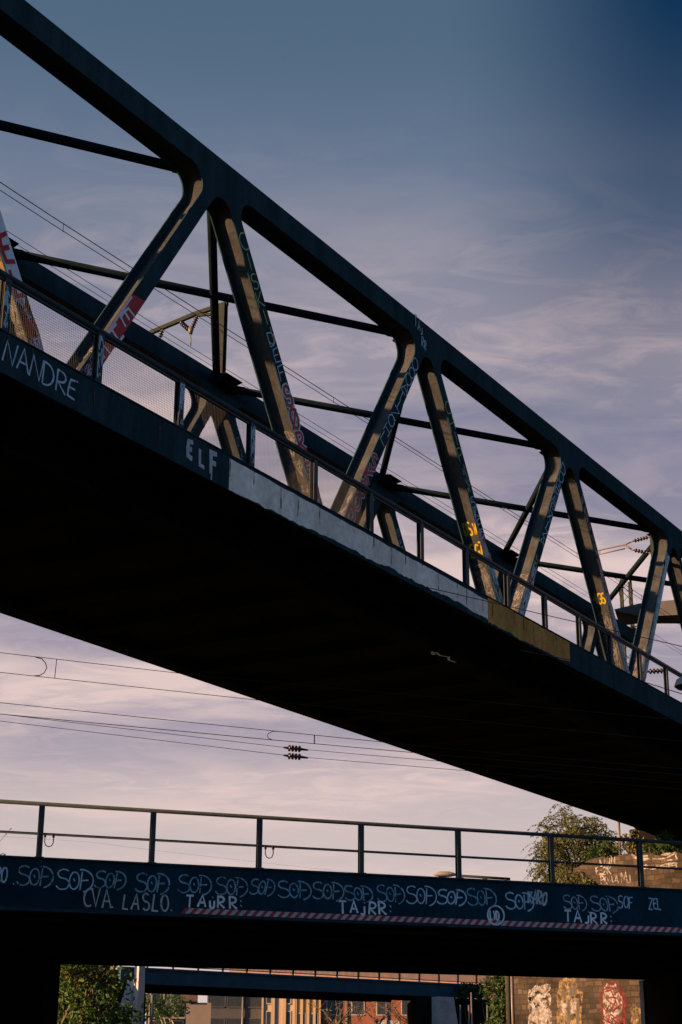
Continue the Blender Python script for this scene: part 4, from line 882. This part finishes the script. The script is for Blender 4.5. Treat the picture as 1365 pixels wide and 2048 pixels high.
for q, (pxa, pxb) in enumerate(((1035, 1110), (1110, 1185))):
    cl = []; rg = random.Random(500+q)
    for _ in range(9):
        a = rg.uniform(pxa, pxb); al, z = wallp(a, 1760); zt = 8.9 if a > 1090 else 7.6
        p = wo_ + wl*al + wn*rg.uniform(0, .5); cl.append((Vector((p.x, p.y, zt-rg.uniform(-.2, 1.5))), rg.uniform(.35, .6), 130))
    bb = Vector(cl[0][0]); bb.z -= 2
    bush('creeper', ['thin leafy creeper hanging over the left end of the stone wall', 'brownish creeper over the wall top below the feathery tree'][q], 'creeper', bb, cl, .08, LEAF_O, 510+q, False)
# scrub and cables on the ledge under the bridge end
bush('ivy_shrub', 'green shrub on the ledge under the bridge end, right of the vertical pipe', 'shrub', at(1262, 1712, 68.6), [(at(1250, 1690, 68.6), .45, 120), (at(1275, 1695, 68.4), .5, 130), (at(1262, 1678, 69), .4, 80)], .10, LEAF_A, 31)
bush('bank_shrub', 'mixed green shrub on the bank between the feathery tree and the vertical pipe', 'shrub', at(1218, 1722, 69.5), [(at(1205, 1700, 69.5), .5, 220), (at(1222, 1690, 69.8), .5, 220), (at(1232, 1705, 69.4), .35, 140), (at(1190, 1712, 69.5), .5, 200)], .085, LEAF_D, 36)
bush('bank_shrub', 'low yellow green weeds along the top of the stone wall near the right edge', 'shrub', at(1300, 1712, 67.8), [(at(1285+13*q, 1702-(q % 2)*5, 67.8), .28, 90) for q in range(6)], .07, LEAF_G, 37)
bush('ivy_shrub', 'dark green shrub on the ledge near the right edge', 'shrub', at(1335, 1712, 67.5), [(at(1320, 1692, 67.5), .5, 150), (at(1345, 1690, 67.3), .5, 140), (at(1332, 1678, 68), .45, 100)], .10, LEAF_D, 32)
m_ = MB(); pt = at(1238, 1640, 68.5); pb = at(1241, 1712, 68.5); m_.tube([pb, pt], .05, 8); tag(m_.build('drain_pipe', PORC), 'thin pale vertical pipe at the end of the truss bridge', 'pipe')
m_ = MB(); m_.tube([at(1243, 1672, 68), at(1248, 1695, 68), at(1258, 1706, 68), at(1272, 1704, 68), at(1280, 1690, 68)], .04, 6); tag(m_.build('hanging_cable', WIRE), 'dark cable hanging in a loop beside the vertical pipe', 'cable')

# ================================================================== BRIDGE IN THE BACKGROUND
A3 = R_(48.0); D3 = 63.7; d3 = Vector((math.sin(A3), math.cos(A3), 0)); e3 = Vector((-math.cos(A3), math.sin(A3), 0)); ROT3 = math.pi/2 - A3
fb = thing('road_bridge', 'blue beam bridge with picket railing seen in the distance beneath the girder bridge', 'bridge', d3*56 + e3*D3, ROT3)
BX0, BX1 = -12.2, 12.2
m_ = MB(); m_.box(BX0, BX1, 0, .2, 4.98, 5.62); m_.box(BX0, BX1, -.08, .3, 5.622, 5.72); m_.build('edge_beam', BEAMB, fb)
m_ = MB(); m_.box(BX0, BX1, .21, 9.0, 5.2, 5.6); m_.build('deck', DKCONC, fb)
for y in (2.5, 5.0, 7.5): m_ = MB(); m_.box(BX0, BX1, y-.2, y+.2, 4.96, 5.19); m_.build('inner_beam', DKCONC, fb)
m_ = MB(); m_.box(BX0, BX1, 9.01, 9.2, 5.0, 5.62); m_.build('edge_beam', BEAMB, fb)
m_ = MB(); m_.box(BX0-3, BX1+3, .0, .06, 6.72, 6.78); m_.box(BX0-3, BX1+3, .0, .06, 5.80, 5.84); m_.build('handrail', RAIL, fb)
pk = MB()
for i in range(1, 18): pk.box(1.5*i/18-.012, 1.5*i/18+.012, .015, .04, 5.84, 6.72)
pp = MB(); pp.box(-.035, .035, -.01, .07, 5.722, 6.8)
f1_, f2_ = None, None
for i in range(20):
    x = BX0-3+1.5*i
    if f1_ is None: f1_ = pk.build('picket_panel', RAIL, fb, (x, 0, 0)); f2_ = pp.build('railing_post', RAIL, fb, (x, 0, 0))
    else: dup(f1_, fb, (x, 0, 0)); dup(f2_, fb, (x, 0, 0))
# abutments with sloping wing walls
def wing(x0, x1, xs, y0, y1, z1, nm, mt_):
    m_ = MB(); q = [(x0, 0), (x1+xs, 0), (x1, z1), (x0, z1)]
    f0 = lambda a, b: (a, y0, b); f1 = lambda a, b: (a, y1, b); m_.poly(q, f0); m_.poly(q, f1); m_.strip(q, f0, f1, closed=True); return m_.build(nm, mt_, fb)
wing(7.9, 9.0, 1.0, -.9, -.3, 4.95, 'wing_wall', CONC_L)
def skew(x0, x1, k, mt_):
    m_ = MB(); q = [(x0, -.29), (x1, -.29), (x1+9.5*k, 9.2), (x0+9.5*k, 9.2)]; f0 = lambda a, b: (a, b, 0); f1 = lambda a, b: (a, b, 4.94)
    m_.poly(q, f0); m_.poly(q, f1); m_.strip(q, f0, f1, closed=True); m_.build('abutment', mt_, fb)
skew(6.75, 20, .9, DKCONC)
wing(-11.45, -12.0, -1.6, -.9, -.3, 5.1, 'wing_wall', CONC_L)
m_ = MB(); m_.box(-12.1, -11.75, -1.3, -.95, 3, 5.85); m_.build('end_post', CONC_L, fb)
skew(BX0-8, -11.3, .75, DKCONC)
m_ = MB(); m_.box(BX0-9, BX0-1.2, -.25, .25, 5.0, 5.5); m_.build('parapet', CONC_L, fb)

# ================================================================== BUILDINGS FAR BEHIND
def house(name, label, px0, px1, R0, R1, h, wmat, depth=12):
    a, b = at(px0, 2100, R0), at(px1, 2100, R1); a.z = b.z = 0
    dx = (b-a); w = dx.length; o = thing(name, label, 'building', a, math.atan2(dx.y, dx.x))
    m_ = MB(); m_.box(0, w, 0, depth, 0, h); m_.build('wall', wmat, o); return o, w
def window(o, x0, x1, z0, z1, trim=TRIM, glass=GLASS):
    m_ = MB(); t = .12; m_.box(x0-t, x0, -.06, -.003, z0-t, z1+t); m_.box(x1, x1+t, -.06, -.003, z0-t, z1+t); m_.box(x0, x1, -.06, -.003, z1, z1+t); m_.box(x0, x1, -.1, -.003, z0-t, z0)
    f = m_.build('window', trim, o); g_ = MB(); g_.box(x0, x1, -.03, -.004, z0, z1); g_.build('pane', glass, f); return f
def row(o, w, n, z0, z1, ww, trim=TRIM):
    for i in range(n):
        c = w*(i+.5)/n; window(o, c-ww/2, c+ww/2, z0, z1, trim)
o, w = house('apartment_block', 'grey apartment block with glass balconies behind the pale tree trunk', 290, 372, 180, 180, 10, GREYF)
row(o, w, 2, 4.0, 5.6, 1.3); row(o, w, 2, 7.0, 8.6, 1.3); row(o, w, 2, 1.0, 2.6, 1.3)
for z in (6.0, 3.0):
    m_ = MB(); m_.box(.3, w-.2, -1.2, -.004, z-.18, z); b1 = m_.build('balcony', CONC, o); m_ = MB(); m_.box(.3, w-.2, -1.22, -1.18, z+.01, z+1.0); m_.build('glass_screen', GLASS, b1)
o, w = house('gabled_house', 'dark house with a lit gable and a steep brown roof', 370, 420, 170, 170, 7.2, BEIGE, 9)
m_ = MB(); f0 = lambda a, b: (a, -.3, b); f1 = lambda a, b: (a, 9.2, b); q = [(-.9, 10.2), (-.2, 10.4), (w*.45, 8.2), (w*.45, 7.3), (-.5, 7.3)]; m_.poly(q, f0); m_.poly(q, f1); m_.strip(q, f0, f1, closed=True); m_.build('roof', BROWNR, o)
window(o, w*.62, w*.8, 3.0, 4.6)
o, w = house('office_building', 'plain grey office building with strip windows', 412, 526, 201, 201, 10.2, GREYF)
row(o, w, 3, 2.0, 3.4, 1.9, GREYF); row(o, w, 3, 5.0, 6.4, 1.9, GREYF); row(o, w, 3, 7.8, 9.2, 1.9, GREYF)
m_ = MB(); m_.tube([(w*.63, -.2, 0), (w*.63, -.2, 10)], .12, 8); m_.build('downpipe', PORC, o)
o, w = house('cream_townhouse', 'sunlit cream townhouse with narrow tall windows', 522, 590, 200, 200, 10.6, CREAM)
row(o, w, 2, 1.2, 3.6, .8); row(o, w, 2, 4.9, 7.2, .8); row(o, w, 2, 8.2, 9.6, .8)
for i in range(4): m_ = MB(); x = w*i/3; m_.box(x-.22 if i else 0, x+.22 if i < 3 else w, -.18, -.004, 0, 10.1); m_.build('pilaster', CREAM, o)
m_ = MB(); m_.box(-.1, w+.1, -.4, -.005, 10.12, 10.5); m_.build('cornice', TRIM, o)
o, w = house('yellow_townhouse', 'sunlit ochre yellow townhouse with pilasters', 590, 641, 200, 200, 10.6, YELLO)
row(o, w, 2, 1.2, 3.4, .7); row(o, w, 2, 4.9, 7.0, .7)
for i in range(5): m_ = MB(); x = w*i/4; m_.box(x-.16 if i else 0, x+.16 if i < 4 else w, -.16, -.004, 0, 10.1); m_.build('pilaster', CREAM, o)
o, w = house('red_building', 'sunlit red-brown brick building behind the bare trees', 641, 842, 201, 201, 10.8, TERRA)
for x in (w*.26, w*.66): m_ = MB(); m_.tube([(x, -.15, 0), (x, -.15, 10.2)], .09, 8); m_.build('downpipe', PORC, o)
window(o, w*.57, w*.78, 2.4, 6.2, TRIM, TRIM)
row(o, w, 4, 7.0, 9.2, 1.4)
m_ = MB(); m_.box(-.1, w+.1, -.35, -.006, 10.3, 10.6); m_.build('cornice', TRIM, o)
o, w = house('salmon_building', 'long salmon coloured building behind the picket railing', 455, 1075, 262, 262, 22, PINKF)

for z in (2, 5.5): row(o, w, 14, z, z+2.2, 1.5)

# ================================================================== TREES AND SMALL THINGS UNDER THE BRIDGE
cl = []
rg = random.Random(77)
for i in range(22): a, b = rg.uniform(112, 250), rg.uniform(1905, 2080); cl.append((at(a, b, 62+rg.uniform(-2.5, 2.5)), rg.uniform(.6, 1.0), 190))
bp_ = at(165, 2085, 62); bp_.z = 0
bush('leafy_tree', 'dense dark green tree with yellowing top leaves at the left under the bridge', 'tree', bp_, cl, .13, LEAF_G, 41)
cl = [(at(130+18*i, 1945+6*(i % 3), 60.5), .5, 110) for i in range(6)]
bb = at(170, 2085, 60); bb.z = 0
bush('yellowing_bush', 'yellowing leafy branches in front of the dark tree at the left', 'bush', bb, cl, .11, LEAF_A, 42)
cl = [(at(300+12*i, 2005+8*(i % 4), 110+i), .9, 120) for i in range(6)]
bb = at(322, 2085, 110); bb.z = 0
bush('pale_trunk_tree', 'tree with a pale forked trunk left of the grey office building', 'tree', bb, cl, .16, LEAF_D, 43, bark=PALEBARK)
m_ = MB(); p = at(300.5, 2100, 76); p.z = 0; m_.tube([(0, 0, 0), (0, 0, at(300, 1990, 76).z)], .07, 8); tag(m_.build('sign_post', PORC, None, p), 'thin sunlit post beside the left bridge abutment', 'post')
for i, (pxs, lab) in enumerate((((655, 690), 'bare spindly tree at the left before the red-brown building'), ((740, 770), 'bare forked tree in the middle before the red-brown building'), ((815, 830), 'bare tree at the right before the red-brown building'))):
    rg = random.Random(300+i); b = at(sum(pxs)/2, 2100, 116); b.z = 0; o = thing('bare_tree', lab, 'tree', b, 0, 'bare street trees'); tm = MB(); cm = MB()
    tm.tube([(0, 0, 0), (.05, 0, 2.4), (0, .1, 4.4)], [.16, .13, .09], 7)
    for j in range(12):
        z0 = rg.uniform(2.0, 4.3); q = Vector((rg.uniform(-2.6, 2.6), rg.uniform(-1.5, 1.5), z0+rg.uniform(.9, 2.6))); limb(tm, (.02, 0, z0), q, .055, .014, rg, .06)
        for _ in range(3): s_ = Vector((0, 0, z0)).lerp(q, rg.uniform(.4, .9)); limb(tm, s_, s_+Vector((rg.uniform(-.9, .9), rg.uniform(-.6, .6), rg.uniform(.2, 1.0))), .022, .008, rg)
        leaves(cm, q, .5, 10, .10, rg)
    tm.build('trunk', BARK, o); cm.build('crown', LEAF_A, o)
cl = [(at(990+rg.uniform(-8, 34), 1950+14*i, 84), .8, 190) for i in range(9)]
bb = at(1000, 2090, 84); bb.z = 0
bush('green_bush', 'tall green bush between the picket railing and the stone wall', 'bush', bb, cl, .15, LEAF_D, 44)
cl = [(at(915+16*i, 1992-4*i, 92), .7, 120) for i in range(6)]
bb = at(955, 2070, 92); bb.z = 0
bush('slope_shrub', 'low dark shrubs on the bank right of the bridge wing wall', 'shrub', bb, cl, .15, LEAF_D, 45)
m_ = MB(); p = at(1028, 2100, 63); p.z = 0; m_.tube([(0, 0, 0), (0, 0, 6.2)], .075, 10); tag(m_.build('lamp_post', PORC, None, p), 'slim pale pole standing in front of the stone wall', 'pole')
fe = thing('wire_fence', 'wire fence with slim pale posts on the bank by the wing wall', 'fence', at(930, 2090, 88).xy.to_3d(), 0)
p0 = Vector(fe.location)
for px_ in (921, 938, 943, 975):
    m_ = MB(); t_ = at(px_, 2010 if px_ != 943 else 1985, 88)-p0; m_.tube([(t_.x, t_.y, 0), t_], .05, 6); m_.build('fence_post', PORC, fe)
m_ = MB()
for k in range(8): z = .3+k*.45; a, b = at(905, 2000, 88)-p0, at(990, 2000, 88)-p0; m_.tube([(a.x, a.y, z), (b.x, b.y, z+.3)], .012, 4)
m_.build('fence_wire', WIRE, fe)
